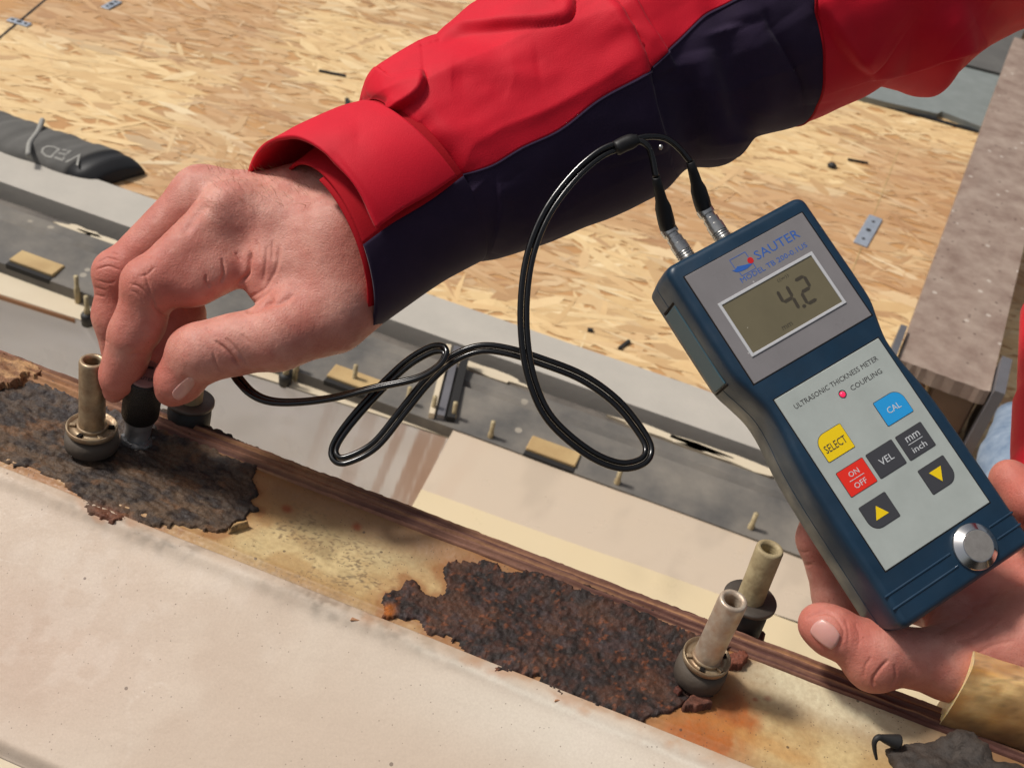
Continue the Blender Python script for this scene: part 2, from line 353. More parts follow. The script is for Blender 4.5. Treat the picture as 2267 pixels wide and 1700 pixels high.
o = mobj('debris_crumb', *lathe([(.001, 0), (.008, .001), (.007, .005), (.002, .008)], 9, onZ(1841, 370, ZD + .001)), M['blackr'], smooth=False); prop(o, 'small black crumb on the board right of the sleeve', 'crumb')
def nail_plate(px, py, qx, qy, wpx, label):
    a, b = onZ(px, py, ZD), onZ(qx, qy, ZD); d = b - a; L = np.linalg.norm(d); d /= L; nrm = np.array([-d[1], d[0], 0]); c = (a + b) / 2
    e = empty('metal_plate', c, label, 'plate', 'zinc plates on the board')
    V, F = box_axes(c + [0, 0, .0025], d * L / 2, nrm * wpx, np.array([0, 0, .001]), .0006); mobj('plate_body', V, F, M['zinc'], e, smooth=False)
    for f in (-.62, 0, .62):
        V, F = lathe([(.0045 if f == 0 else .003, 0), (.004 if f == 0 else .0026, .0007)], 12, c + d * L / 2 * f + [0, 0, .0034]); mobj('hole', V, F, M['blackr'], e, smooth=False)
nail_plate(20, 46, 66, 60, .007, 'small zinc plate across the dark board joint, far left')
nail_plate(232, 22, 262, 6, .008, 'small zinc plate at the top edge of the photo')
nail_plate(1903, 545, 1938, 484, .011, 'zinc plate with a hole right of the meter')
# roofing felt at the upper right
def sheet_px(name, pts, z0, z1, mat, label, cat):
    o = plate(name, [onZ(*p, z1)[:2] for p in pts], z0, z1, mat); prop(o, label, cat); return o
sheet_px('roofing_membrane', [(1880, 205), (1960, 226), (2075, 252), (2085, 247), (2195, 290), (2260, 130), (2120, 60), (1900, 100)], ZD + .001, ZD + .012, M['membrane'], 'grey green roofing membrane laid over the board behind the jacket', 'membrane')
sheet_px('felt_strip', [(2080, 128), (2225, 165), (2290, 20), (2100, -60)], ZD + .0125, ZD + .018, M['bitumen'], 'dark grey felt strip on the membrane, upper right', 'felt strip')
strip_on([(1905, 222), (2165, 294)], ZD, .012, .003, M['bitblack'], 'charred_edge', deck)

# far rail ------------------------------------------------------------
tg0 = 1.076; tg1 = stZ(1060, 690, ZD + .012)[1]
gb = slab('grey_board', -1.5, 1.6, [(1.075, ZD - .02), (tg1, ZD - .02), (tg1, ZD + .012), (1.077, ZD + .014)], M['greyb'], ns=60, wob=.0015); prop(gb, 'flat pale grey cement board strip along the deck edge', 'board')
e_rail = empty('far_rail', ST(0, .9, -.5), 'long dark grey frame rail beyond the opening with pins and blocks', 'frame rail')
slab('gap_strip', -1.5, 1.6, [(1.055, ZD - .05), (1.0745, ZD - .05), (1.0745, ZD - .012), (1.055, ZD - .008)], M['black'], e_rail)
slab('peeled_strip', -1.5, 1.6, [(1.028, ZD - .04), (1.0545, ZD - .04), (1.0545, ZD + .006), (1.044, ZD + .012), (1.028, ZD + .010)], M['rail2'], e_rail, ns=80, wob=.003)
slab('ridge_strip', -1.5, 1.6, [(.988, ZD - .04), (1.0275, ZD - .04), (1.0275, ZD + .016), (1.019, ZD + .026), (1.0, ZD + .028), (.988, ZD + .020)], M['rail'], e_rail, ns=60, wob=.0015)
slab('gap_strip', -1.5, 1.6, [(.984, ZD - .04), (.9875, ZD - .04), (.9875, ZD + .016), (.984, ZD + .016)], M['black'], e_rail)
slab('flat_strip', -1.5, 1.6, [(.918, ZD - .04), (.9835, ZD - .04), (.9835, ZD + .032), (.918, ZD + .026)], M['rail'], e_rail, ns=60, wob=.001)
LA, LB = np.array(stZ(-420, 520, ZD + .012)), np.array(stZ(1012, 952, ZD + .012)); LB[1] = min(LB[1], .9165); LA = LB + (LA - LB) * 1.5      # top edge of the white lining
poly = [LA, LB, np.array([LB[0], .9178]), np.array([LA[0], .9178])]
poly = [LA + [0, .002], LB + [0, .002]] + poly[2:]
plate('cream_ledge', [ST(a, b, 0)[:2] for a, b in poly], ZD + .007, ZD + .012, M['cream'], e_rail)
dl = (LB - LA) / np.linalg.norm(LB - LA); nl = np.array([dl[1], -dl[0]]); LC = LA + (LB - LA) * .62
plate('brown_edge', [ST(a, b, 0)[:2] for a, b in (LA, LC, LC + nl * .001, LA + nl * .004)], ZD + .007, ZD + .0125, M['plank2'], e_rail)
for (cx, cy, wpx) in ((70, 587, 96), (789, 832, 108), (1228, 992, 108)):
    p = onZ(cx, cy, ZD + .032); sc, tc = to_st(p); hw_ = wpx / 2 / .93 * np.linalg.norm(p - CAM) / FPX; tc = .918 + .0175
    V, F = box_axes(ST(sc, tc, ZD + .0265), SA * hw_, TA * .0115, np.array([0, 0, .0045]), .001); b_k = mobj('wood_block', V, F, M['wood'], e_rail, smooth=False)
    V, F = box_axes(ST(sc, .918 + .003, ZD + .0245), SA * hw_, TA * .0035, np.array([0, 0, .003])); mobj('block_gap', V, F, M['black'], b_k, smooth=False)
for px0, py0, L_, W_ in ((240, 528, .05, .008), (170, 500, .03, .009), (1085, 815, .06, .008), (1500, 960, .07, .007), (1620, 1000, .08, .010)):
    sc, tc = stZ(px0, py0, ZD + .02); zt = ZD + .013; uu = np.linspace(0, 2 * np.pi, 22)[:-1]; rr_ = .6 + .6 * rng.random(21); tc = min(max(tc, 1.036), 1.044)
    V = [ST(sc + L_ * r * math.cos(a), tc + W_ * .9 * r * math.sin(a), zt + .0018) for a, r in zip(uu, rr_)]; V = V + [v - np.array([0, 0, .006]) for v in V]; n_ = 21
    mobj('peeled_paint', V, [list(range(n_))] + [[i, (i + 1) % n_, n_ + (i + 1) % n_, n_ + i] for i in range(n_)], M['cream'], e_rail, smooth=False)
def pin(px, py, top, cap=True):
    b = onZ(px, py, ZD + .018); h = .03
    V, F = lathe([(.0034, -.01), (.0034, h * .45), (.0026, h * .5), (.0026, h)], 10, b); p = mobj('pin', V, F, M['brass'], e_rail)
    if cap:
        V, F = lathe([(.007, -.008), (.0075, .004), (.006, .007)], 12, b); mobj('rubber_cap', V, F, M['blackr'], p)
for q in ((172, 660, 0), (194, 705, 1), (632, 838, 1), (655, 832, 0), (783, 856, 0), (901, 905, 0), (956, 925, 0), (1001, 938, 1), (1083, 980, 0), (1362, 1082, 0), (1656, 1182, 1)):
    pin(q[0], q[1], 0, q[2])
# joint cover across the rail
a, b = onZ(1012, 772, ZD + .035), onZ(975, 925, ZD + .03)
d = b - a; L = np.linalg.norm(d); d /= L; nr = np.cross([0, 0, 1], d)
for off, w, mt in ((0, .004, 'greysteel'), (.011, .0045, 'black'), (-.010, .003, 'cream')):
    V, F = box_axes((a + b) / 2 + nr * off, d * L / 2, nr * w, np.array([0, 0, .004])); mobj('joint_strip', V, F, M[mt], e_rail, smooth=False)
# white lining of the opening
def blob2(p, cx, cy, rx, ry): return np.exp(-((p[..., 0] - cx) / rx) ** 2 - ((p[..., 1] - cy) / ry) ** 2)
def lining(name, A, B, A2, B2, ns, nz, tone, streak, label):
    u, v = np.meshgrid(np.linspace(0, 1, ns), np.linspace(0, 1, nz), indexing='ij')
    V = (A * (1 - u[..., None]) + B * u[..., None]) * (1 - v[..., None]) + (A2 * (1 - u[..., None]) + B2 * u[..., None]) * v[..., None]
    s = V @ SA; z = V[..., 2]; V = V + (.006 * (fbm(s * 6, v * 3) - .5))[..., None] * TA
    c = mix(tone, np.array(tone) * .88, sstep(.45, .7, fbm(s * 7, z * 9)))
    stm = np.clip(1.3 * blob2(proj(V)[0], 905, 1000, 150, 170) + .7 * blob2(proj(V)[0], 60, 800, 120, 150), 0, 1)
    st = stm * sstep(.52, .66, fbm(s * 95 - z * 16, z * 1.6 + 4, 2.2)) * sstep(.38, .52, fbm(s * 4, z * 2, 5)) * streak
    c = mix(c, srgb(176, 124, 88), st * .85); c = mix(c, np.array(tone) * .78, .6 * sstep(.5, .62, fbm(s * 22, z * 40 + s * 10, 8)) * (1 - streak))
    o = mobj(name, V.reshape(-1, 3), grid_faces(ns, nz), M['lining'], cols=c.reshape(-1, 3)); prop(o, label, 'lining'); return o
a_, b_ = ST(*LA, ZD + .0115), ST(*LB, ZD + .0115)
lining('white_lining', a_, b_, a_ + [0, 0, -.32] - TA * .03, b_ + [0, 0, -.32] - TA * .03 - SA * .02, 500, 120, srgb(242, 238, 236), 1.0, 'white lining wall with brown rust streaks behind the hand')
c_ = ST(1.6, .9175, ZD + .024); d_ = ST(LB[0], .9175, ZD + .024)
def onT(px, py, t):
    r = ray(px, py); return CAM + r * ((t - CAM @ TA) / (r @ TA))
q0, q1 = onT(975, 1100, .80), onT(1560, 1306, .80); dq = (q1 - q0) / (q1[0] - q0[0]); q2 = q0 + dq * (1.6 - q0[0]); q0 = q0 - dq * .02
lining('beige_lining', d_, c_, q0, q2, 300, 80, srgb(206, 187, 164), .15, 'beige lining sheet sloping down below the dark rail')
lining('corner_lining', b_, d_, b_ + [0, 0, -.32] - TA * .03 - SA * .02, q0, 20, 60, srgb(204, 184, 158), .3, 'narrow beige corner between the two linings')
lining('yellow_shelf', q0 + [0, 0, .001], q2 + [0, 0, .001], q0 - TA * .16 + [0, 0, -.03], q2 - TA * .16 + [0, 0, -.03], 100, 20, srgb(218, 198, 160), 0, 'pale yellow shelf below the beige lining')
o = slab('opening_floor', -1.5, 1.6, [(.2, -.90), (.9, -.90), (.9, -.86), (.2, -.86)], M['cream']); prop(o, 'pale yellow floor of the opening', 'floor', kind='structure')
# plank on a bracket at the right -----------------------------------
zp = -.40
A_, B_ = onZ(1988, 795, zp), onZ(2192, 868, zp); Dv = onZ(2240, 100, zp) - A_; Dv /= np.linalg.norm(Dv); Wv = B_ - A_
pk = empty('scaffold_plank', (A_ + B_) / 2, 'dusty brown plank reaching away at the right edge', 'plank')
nu, nv = 60, 20
u, v = np.meshgrid(np.linspace(0, 1, nu), np.linspace(0, 1, nv), indexing='ij')
top = A_ + u[..., None] * Dv * 1.3 + v[..., None] * Wv
rag = (fbm(v * 30, u * 0 + 2) - .5) * .005 * (u == 0); top = top + rag[..., None] * Dv; top[..., 2] += (fbm(u * 30, v * 5) - .5) * .002
V = top.reshape(-1, 3); F = grid_faces(nu, nv).tolist()
low = V - [0, 0, .02]; n0 = len(V); ring = [i * nv for i in range(nu)] + [(nu - 1) * nv + j for j in range(1, nv)] + [i * nv + nv - 1 for i in range(nu - 2, -1, -1)] + [j for j in range(nv - 2, 0, -1)]
F += [[ring[i], ring[(i + 1) % len(ring)], ring[(i + 1) % len(ring)] + n0, ring[i] + n0] for i in range(len(ring))]
fix_normals(mobj('board', np.vstack([V, low]), F, M['plank'], pk, smooth=False))
wn_ = Wv / np.linalg.norm(Wv); wl_ = np.linalg.norm(Wv)
br = empty('plank_bracket', (A_ + B_) / 2 + [0, 0, -.06], 'brown steel bracket and block under the plank end', 'bracket')
c0 = (A_ + B_) / 2
V, F = box_axes(c0 + Dv * .05 - wn_ * wl_ * .27 + [0, 0, -.048], Dv * .05, wn_ * wl_ * .16, np.array([0, 0, .0265]), .008); mobj('wood_block', V, F, M['plank2'], br, smooth=False)
V, F = box_axes(c0 + Dv * .06 + wn_ * wl_ * .20 + [0, 0, -.062], Dv * .05, wn_ * wl_ * .24, np.array([0, 0, .0405]), .003); mobj('channel', V, F, M['brownsteel'], br, smooth=False)
V, F = box_axes(c0 + Dv * .03 - wn_ * (wl_ * .5 + .007) + [0, 0, -.02], Dv * .035, wn_ * .004, np.array([0, 0, .028])); mobj('side_plate', V, F, M['greysteel'], br, smooth=False)
V, F = box_axes(c0 + Dv * .03 + wn_ * (wl_ * .5 + .008) + [0, 0, -.04], Dv * .04, wn_ * .006, np.array([0, 0, .05])); mobj('side_plate', V, F, M['greysteel'], br, smooth=False)
V, F = box_axes(c0 - Dv * .01 + wn_ * (wl_ * .44) + [0, 0, -.095], Dv * .012, wn_ * .012, np.array([0, 0, .006]), .002); mobj('foot_pad', V, F, M['plank2'], br, smooth=False)

# bitumen offcut at the left ------------------------------------------
bt = empty('bitumen_strip', onZ(150, 340, ZD), 'torn dark grey bitumen strip with faint lettering, far left', 'bitumen strip')
a0, a1 = onZ(-140, 235, ZD + .02), onZ(238, 364, ZD + .02); dd = a1 - a0; Lb = np.linalg.norm(dd); dd /= Lb; nn = np.array([-dd[1], dd[0], 0])
def bit(u0, u1, n, mat, name, end=False):
    uu = np.linspace(u0, u1, n); th = np.linspace(0, np.pi, 18); V = []
    for q in uu:
        f = (q - u0) / (u1 - u0); k = math.sqrt(max(1 - (f ** 2 if end else 0) * .75, .05)); hw = .043 * (1 if not end else .6 + .4 * k) ; hh = .03 * (1 + .05 * math.sin(q * 31) + .03 * math.sin(q * 77)) * (k if end else 1)
        V.append(a0 + dd * (Lb * q) + np.outer(np.cos(th) * hw * (1 + .02 * math.sin(q * 23)), nn) + np.outer(np.sin(th) ** .6 * hh - .02, [0, 0, 1]) + dd * (np.cos(th)[:, None] * (.016 if end else 0.016)))
    V = np.concatenate(V); F = grid_faces(n, 18).tolist() + [list(range((n - 1) * 18, n * 18))]
    return fix_normals(mobj(name, V, F, M[mat], bt))
bit(0, .93, 40, 'bitumen', 'strip_body'); bit(.93, 1.07, 12, 'bitblack', 'folded_end', True)
V, F = tube(catmull([onZ(x, y, ZD + .029) for x, y in ((94, 266), (84, 292), (66, 318), (62, 345))], 8), .0035, 8); mobj('white_crease', V, F, M['chalk'], bt)
# ================================================================== NEAR FRAME RAIL
TB0, TB1 = 0.2734, 0.3267          # front and back edge of the flange (t)
S0, S1 = -0.40, 0.30
fr = empty('frame_rail', ST(0, .3, 0), 'rusted cream painted steel frame rail running diagonally across the foreground', 'frame rail')
def px_of(s, t, z=0.0):
    V = s[..., None] * SA + t[..., None] * TA; V[..., 2] += z; return proj(V)[0], V
def blob(px, cx, cy, rx, ry, ang=0.35):
    dx, dy = px[..., 0] - cx, px[..., 1] - cy; c, s = math.cos(ang), math.sin(ang)
    return np.exp(-(((dx * c + dy * s) / rx) ** 2 + ((-dx * s + dy * c) / ry) ** 2))
polyL = [(-90, 882), (0, 862), (52, 860), (85, 848), (125, 846), (172, 856), (240, 887), (353, 912), (460, 952), (550, 996), (590, 1014), (668, 1049), (645, 1050), (574, 1047), (562, 1066), (576, 1094), (560, 1113), (567, 1124), (583, 1134), (555, 1139), (543, 1155), (515, 1166), (503, 1176), (474, 1182), (420, 1172), (326, 1164), (275, 1150), (251, 1156), (222, 1145), (192, 1130), (170, 1093), (125, 1068), (62, 1041), (0, 1024), (-90, 1000)]
polyR = [(834, 1334), (853, 1312), (881, 1309), (898, 1281), (929, 1292), (949, 1321), (980, 1312), (987, 1291), (975, 1264), (991, 1247), (1025, 1245), (1066, 1250), (1104, 1261), (1111, 1274), (1186, 1273), (1207, 1288), (1252, 1295), (1276, 1317), (1286, 1305), (1327, 1309), (1369, 1334), (1417, 1329), (1482, 1353), (1510, 1370), (1600, 1395), (1640, 1410), (1662, 1438), (1640, 1452), (1590, 1455), (1600, 1500), (1580, 1545), (1530, 1550), (1489, 1584), (1423, 1597), (1379, 1584), (1317, 1563), (1265, 1539), (1235, 1540), (1190, 1501), (1128, 1487), (1090, 1484), (1080, 1463), (1045, 1456), (1018, 1432), (990, 1412), (942, 1405), (922, 1377), (843, 1367), (844, 1343)]
def near(poly, p):
    q = p.reshape(-1, 2); best = np.full(len(q), 1e9); n = len(poly); poly = np.asarray(poly, float)
    for i in range(n):
        a, b = poly[i], poly[(i + 1) % n]; ab = b - a; t = np.clip(((q - a) @ ab) / (ab @ ab + 1e-9), 0, 1); best = np.minimum(best, np.hypot(*(q - a - t[:, None] * ab).T))
    return best.reshape(p.shape[:-1])
ns, nt_ = 1200, 120
u, v = np.meshgrid(np.linspace(S0, S1, ns), np.linspace(0, 1, nt_), indexing='ij')
t = TB0 - .001 + (TB1 - .0075 - TB0) * v
z = .0012 * sstep(.16, .0, v) * -1.2 + .0028 * sstep(.72, 1.0, v) ** 1.5 + .0004 * (fbm(u * 160, t * 160) - .5) + .0006 * np.exp(-((v - .10) / .03) ** 2)
px, V = px_of(u, t); V[..., 2] += z
x_, y_ = px[..., 0], px[..., 1]
c = np.broadcast_to(srgb(208, 184, 134), V.shape).copy()
c = mix(c, srgb(188, 156, 106), sstep(.42, .65, fbm(u * 60, t * 90, 3)))
c = mix(c, srgb(222, 212, 172), .8 * blob(px, 1830, 1530, 230, 60))                      # pale clean area at the right end
c = mix(c, srgb(222, 208, 160), .85 * blob(px, 870, 1210, 150, 46))
c = mix(c, srgb(128, 88, 56), .92 * sstep(.45, .92, v + .16 * (fbm(u * 40, v * 3, 1) - .5)))   # brown run-off under the lip
c = mix(c, srgb(168, 126, 78), .6 * sstep(.20, .05, v))
dk = sstep(.50, .72, fbm(u * 900 + 3, t * 1300, 6, 4)) * (blob(px, 700, 1215, 150, 60) + .9 * blob(px, 830, 1280, 120, 34) + .15)
dk = dk * sstep(.35, .62, fbm(u * 120, t * 160, 21)); c = mix(c, srgb(104, 88, 68), np.clip(dk, 0, .75)); c = mix(c, srgb(140, 120, 84), .6 * np.clip(blob(px, 720, 1225, 120, 40) * sstep(.4, .6, fbm(u * 90, t * 120, 4)), 0, 1))
gl = sstep(.07, .0, v) * sstep(.3, .6, fbm(u * 30, 2, 1)); c = mix(c, srgb(126, 116, 100), .8 * gl)
for bx, by, r in ((635, 1126, 13), (790, 1168, 11), (1700, 1545, 9), (1672, 1548, 7)): c = mix(c, srgb(140, 62, 30), np.clip(1.4 * blob(px, bx, by, r, r * .7) - .2, 0, .9))
# rust bleeding out round the right stud, with its own ragged outline
wx = (fbm(x_ / 34, y_ / 34, 2) - .5) * 110
st = np.clip(1.5 * blob(px + wx[..., None] * [1, .5], 1585, 1560, 90, 62, .5) + 1.2 * blob(px + wx[..., None] * .6, 1540, 1620, 140, 34, .38) - .25, 0, 1)
c = mix(c, srgb(172, 92, 36), np.clip(st * 1.25, 0, .95)); c = mix(c, srgb(196, 138, 70), .5 * np.clip(1.3 * blob(px + wx[..., None] * .5, 1690, 1645, 130, 20, .4), 0, 1)); c = mix(c, srgb(228, 218, 184), .85 * np.clip(1.4 * blob(px + wx[..., None] * .2, 1830, 1545, 190, 46, .40), 0, 1)); st2 = np.clip(1.6 * blob(px + wx[..., None] * .5, 1560, 1520, 70, 50, .5) - .3, 0, 1); c = mix(c, srgb(96, 46, 30), st2 * .95)
st3 = np.clip(1.2 * blob(px + wx[..., None] * .5, 1640, 1455, 45, 30, .4) - .2, 0, 1); c = mix(c, srgb(112, 60, 44), st3)
c = mix(c, srgb(150, 96, 50), .5 * np.clip(blob(px + wx[..., None] * .5, 760, 1010, 260, 30, .4), 0, 1))
dn = np.minimum(near(polyL, px), near(polyR, px)) + 40 * (fbm(u * 200, t * 200, 11) - .5); c = mix(c, srgb(134, 78, 42), .75 * sstep(16, 0, dn)); c = mix(c, srgb(170, 120, 70), .45 * sstep(48, 10, dn))
mobj('flange', V.reshape(-1, 3), grid_faces(ns, nt_, flip=False), M['flange'], fr, cols=c.reshape(-1, 3))
# lip along the back edge: layered, ragged
ns2, nl = 900, 34
u, v = np.meshgrid(np.linspace(S0, S1, ns2), np.linspace(0, 1, nl), indexing='ij')
t = TB1 - .0095 + .0115 * v + (fbm(u * 420, u * 0, 4) - .5) * .0022 * sstep(.75, 1, v)
z = .0024 + .0022 * sstep(0, .12, v) + .0012 * v + .0007 * np.sin(v * 26 + 3 * fbm(u * 9, v * 2)) + .0012 * (fbm(u * 130, v * 9, 2) - .5) - .010 * sstep(.86, 1, v) - .004 * sstep(.05, 0, v)
V = u[..., None] * SA + t[..., None] * TA; V[..., 2] += z
c = mix(srgb(140, 98, 78), srgb(92, 56, 48), sstep(.38, .62, fbm(u * 16, v * 14, 3)))
c = mix(c, srgb(178, 132, 92), sstep(.56, .68, fbm(u * 11, v * 17 + 8, 1)) * .8); c = mix(c, srgb(64, 34, 34), sstep(.8, 1, v) * .8)
lp = proj(V)[0]; c = mix(c, srgb(190, 140, 92), .7 * blob(lp, 120, 855, 120, 26) + .5 * blob(lp, 680, 1050, 130, 20))
mobj('edge_lip', V.reshape(-1, 3), grid_faces(ns2, nl), M['trim'], fr, cols=c.reshape(-1, 3))
slab('web', S0, S1, [(TB1 - .002, -.012), (TB1 - .002, -.075), (TB0 + .004, -.075), (TB0 + .004, -.012)], M['plank2'], fr)

# rust scale patches ----------------------------------------------------
def inside(poly, x, y):
    poly = np.asarray(poly); r = np.zeros(x.shape, bool); n = len(poly)
    for i in range(n):
        x0, y0 = poly[i]; x1, y1 = poly[(i + 1) % n]
        cnd = ((y0 > y) != (y1 > y)); r ^= cnd & (x < (x1 - x0) * (y - y0) / (y1 - y0 + 1e-12) + x0)
    return r
def rust_patch(name, poly, cfun, hfun, mat='rust', step=.00055, jag=7, z0=.0, label=None):
    st = np.array([stZ(x, y, 0) for x, y in poly]); lo, hi = st.min(0) - .002, st.max(0) + .002
    ss, tt = np.meshgrid(np.arange(lo[0], hi[0], step), np.arange(lo[1], hi[1], step), indexing='ij')
    pxl, V = px_of(ss, tt)
    jx = (fbm(ss * 520, tt * 520, 2, 3) - .5) * 2 * jag; jy = (fbm(ss * 520 + 9, tt * 520, 7, 3) - .5) * 2 * jag
    ins = inside(poly, pxl[..., 0] + jx, pxl[..., 1] + jy)
    f = ins[:-1, :-1] & ins[1:, :-1] & ins[1:, 1:] & ins[:-1, 1:]
    vi = np.zeros(ins.shape, bool); vi[:-1, :-1] |= f; vi[1:, :-1] |= f; vi[1:, 1:] |= f; vi[:-1, 1:] |= f
    cnt = np.zeros(ins.shape, int); cnt[:-1, :-1] += f; cnt[1:, :-1] += f; cnt[1:, 1:] += f; cnt[:-1, 1:] += f
    edge = vi & (cnt < 4)
    vv = np.clip((tt - TB0 + .001) / (TB1 - .0075 - TB0), 0, 1)
    base = -.0014 * sstep(.16, 0, vv) + .0028 * sstep(.72, 1, vv) ** 1.5
    h = np.maximum(hfun(ss, tt, pxl), .00025); h = np.where(edge, -.0008, h) + z0
    V[..., 2] += base + h
    idx = -np.ones(ins.shape, int); idx[vi] = np.arange(vi.sum())
    F = np.stack([idx[:-1, :-1][f], idx[1:, :-1][f], idx[1:, 1:][f], idx[:-1, 1:][f]], -1)
    o = mobj(name, V[vi], F, M[mat], fr, cols=cfun(ss[vi], tt[vi], pxl[vi]))
    if label: o['label'] = label
    return o
def colL(s, t, p):
    c = mix(srgb(86, 70, 57), srgb(50, 40, 36), sstep(.36, .62, fbm(s * 240, t * 420, 1)))
    c = mix(c, srgb(112, 86, 62), sstep(.48, .66, fbm(s * 90, t * 170, 5)) * .6)
    c = mix(c, srgb(92, 92, 98), .5 * blob(p, 190, 890, 170, 44) * sstep(.4, .6, fbm(s * 300, t * 500, 2)))
    c = mix(c, srgb(132, 90, 54), .5 * sstep(.60, .72, fbm(s * 120, t * 220, 8)))
    c = mix(c, srgb(44, 36, 33), .6 * (blob(p, 540, 1130, 60, 60) + blob(p, 300, 1020, 140, 26)))
    return mix(c, srgb(132, 70, 40), np.clip(blob(p, 245, 1140, 45, 14), 0, .6))
def hL(s, t, p): return .0005 + .0018 * (np.abs(fbm(s * 210, t * 480, 3) - .5) * 2) + .0004 * (fbm(s * 60, t * 130, 4) - .5) + .0006 * np.floor(4 * fbm(s * 130, t * 300, 6)) / 4 + .0009 * (fbm(s * 600, t * 1300, 2, 2) - .5)
rust_patch('rust_scale', polyL, colL, hL, label='dark flaking rust scale under the probe')
def colR(s, t, p):
    n = fbm(s * 420, t * 460, 1); c = mix(srgb(74, 46, 36), srgb(40, 30, 27), sstep(.35, .6, n)); c = mix(c, srgb(100, 64, 44), .55 * sstep(.5, .7, fbm(s * 70, t * 90, 13)))
    c = mix(c, srgb(78, 68, 70), .5 * sstep(.54, .7, fbm(s * 340, t * 380, 8)) * sstep(.4, .6, fbm(s * 40, t * 60, 9)))
    c = mix(c, srgb(140, 78, 44), .6 * sstep(.66, .74, fbm(s * 520, t * 520, 4)))
    return mix(c, srgb(196, 108, 30), np.clip(1.3 * blob(p, 860, 1355, 12, 11), 0, .8))
def hR(s, t, p): return .0006 + .0012 * (fbm(s * 480, t * 480, 3) - .3) + .0009 * (fbm(s * 1100, t * 1100, 5, 2) - .5) + .0005 * fbm(s * 60, t * 60) + .0009 * np.floor(4 * fbm(s * 110, t * 130, 7)) / 4
rust_patch('rust_scale', polyR, colR, hR, label='deep brown pitted rust scale left of the right stud', jag=8)
polyT = [(-90, 805), (0, 806), (31, 812), (83, 829), (104, 849), (83, 857), (52, 853), (56, 866), (0, 872), (-90, 880)]
rust_patch('scale_flake', polyT, lambda s, t, p: mix(srgb(196, 150, 104), srgb(138, 94, 62), sstep(.42, .62, fbm(s * 160, t * 420, 2))), lambda s, t, p: .003 + .004 * np.abs(fbm(s * 130, t * 380, 9) - .5) + .0012 * np.floor(4 * fbm(s * 70, t * 240, 6)) / 4, jag=6, label='tan layered rust flake at the far left')
for k, (pl, tone) in enumerate((([(1505, 1560), (1530, 1542), (1572, 1548), (1580, 1572), (1540, 1580), (1508, 1576)], (118, 72, 56)), ([(1480, 1530), (1500, 1520), (1512, 1540), (1494, 1552)], (92, 46, 34)), ([(1605, 1462), (1640, 1456), (1655, 1474), (1640, 1490), (1606, 1488)], (134, 74, 54)), ([(498, 1180), (520, 1166), (548, 1160), (556, 1166), (530, 1178), (505, 1186)], (206, 166, 112)))):
    rust_patch('paint_flake', pl, lambda s, t, p, tone=tone: mix(srgb(*tone), srgb(*tone) * .6, sstep(.45, .65, fbm(s * 260, t * 260, 2))), lambda s, t, p: .0034 + .0016 * (fbm(s * 300, t * 300, 3) - .5), jag=4)

# dusty sheet in front ---------------------------------------------------
tmin = None
SL = math.tan(math.radians(24))
def onSheet(px, py):
    r = ray(px, py); n = TA * -SL + np.array([0, 0, 1]); # z = -(TB0 - t)*SL
    k = -(CAM[2] - (CAM @ TA) * SL + TB0 * SL - .0) / (r[2] - (r @ TA) * SL); return CAM + k * r
q = onSheet(45, 1678); tmin = float(q @ TA)
ns3, nt3 = 560, 200
u, v = np.meshgrid(np.linspace(S0, S1, ns3), np.linspace(0, 1, nt3), indexing='ij')
t = TB0 - .0005 + (tmin - TB0) * v
z = -(TB0 - t) * SL - .0004 * sstep(0, .05, v) + .0012 * np.exp(-((v - .045) / .03) ** 2) + .0012 * (fbm(u * 22, v * 4, 5) - .5) - .004 * sstep(.95, 1, v) ** 2
px, V = px_of(u, t); V[..., 2] += z
px = proj(V)[0]
c = np.broadcast_to(srgb(200, 180, 160), V.shape).copy()
c = mix(c, srgb(210, 193, 174), sstep(.42, .6, fbm(u * 24, t * 24, 3))); c = mix(c, srgb(192, 164, 144), .7 * blob(px, 80, 1450, 330, 210, 0) )
c = mix(c, srgb(222, 212, 196), .75 * blob(px, 1250, 1620, 420, 110))
wv = fbm(u * 30, v * 6, 2); ln = np.exp(-((fbm(u * 14 + wv, v * 3.2, 7) - .5) / .006) ** 2) * sstep(.5, .62, fbm(u * 12, v * 4, 1)); c = mix(c, srgb(224, 206, 188), ln * .0)
sm = sstep(.5, .66, fbm(u * 40 + 5, t * 40, 3)) * sstep(.42, .6, fbm(u * 200, t * 200, 8)); c = mix(c, srgb(226, 212, 198), .2 * sm); fl = np.exp(-((fbm(u * 60, t * 60, 31, 2) - .5) / .008) ** 2) * sstep(.52, .66, fbm(u * 25, t * 25, 9)); c = mix(c, srgb(228, 214, 200), .4 * fl)
cr = np.exp(-((px[..., 1] - (1420 + (px[..., 0] - 900) * .43) - 14 * (fbm(u * 60, v) - .5)) / 8) ** 2) * sstep(860, 1000, px[..., 0]) ; c = mix(c, srgb(236, 226, 210), .7 * cr)
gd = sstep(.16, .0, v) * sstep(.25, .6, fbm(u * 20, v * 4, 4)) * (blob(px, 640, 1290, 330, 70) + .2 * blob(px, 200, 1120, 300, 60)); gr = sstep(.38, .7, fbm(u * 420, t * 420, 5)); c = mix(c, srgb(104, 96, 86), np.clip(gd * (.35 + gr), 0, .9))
rs = sstep(.10, .0, v) * sstep(.48, .66, fbm(u * 160, t * 160, 2)) * (blob(px, 1330, 1580, 260, 40) + .6 * blob(px, 820, 1370, 60, 20)); c = mix(c, srgb(190, 128, 76), np.clip(rs, 0, .8))
dn = np.minimum(near(polyL, px), near(polyR, px)) + 50 * (fbm(u * 160, t * 160, 11) - .5); c = mix(c, srgb(176, 118, 74), .6 * sstep(14, -6, dn)); c = mix(c, srgb(176, 146, 116), .5 * sstep(.06, 0, v + .05 * (fbm(u * 90, t * 90, 3) - .5)))
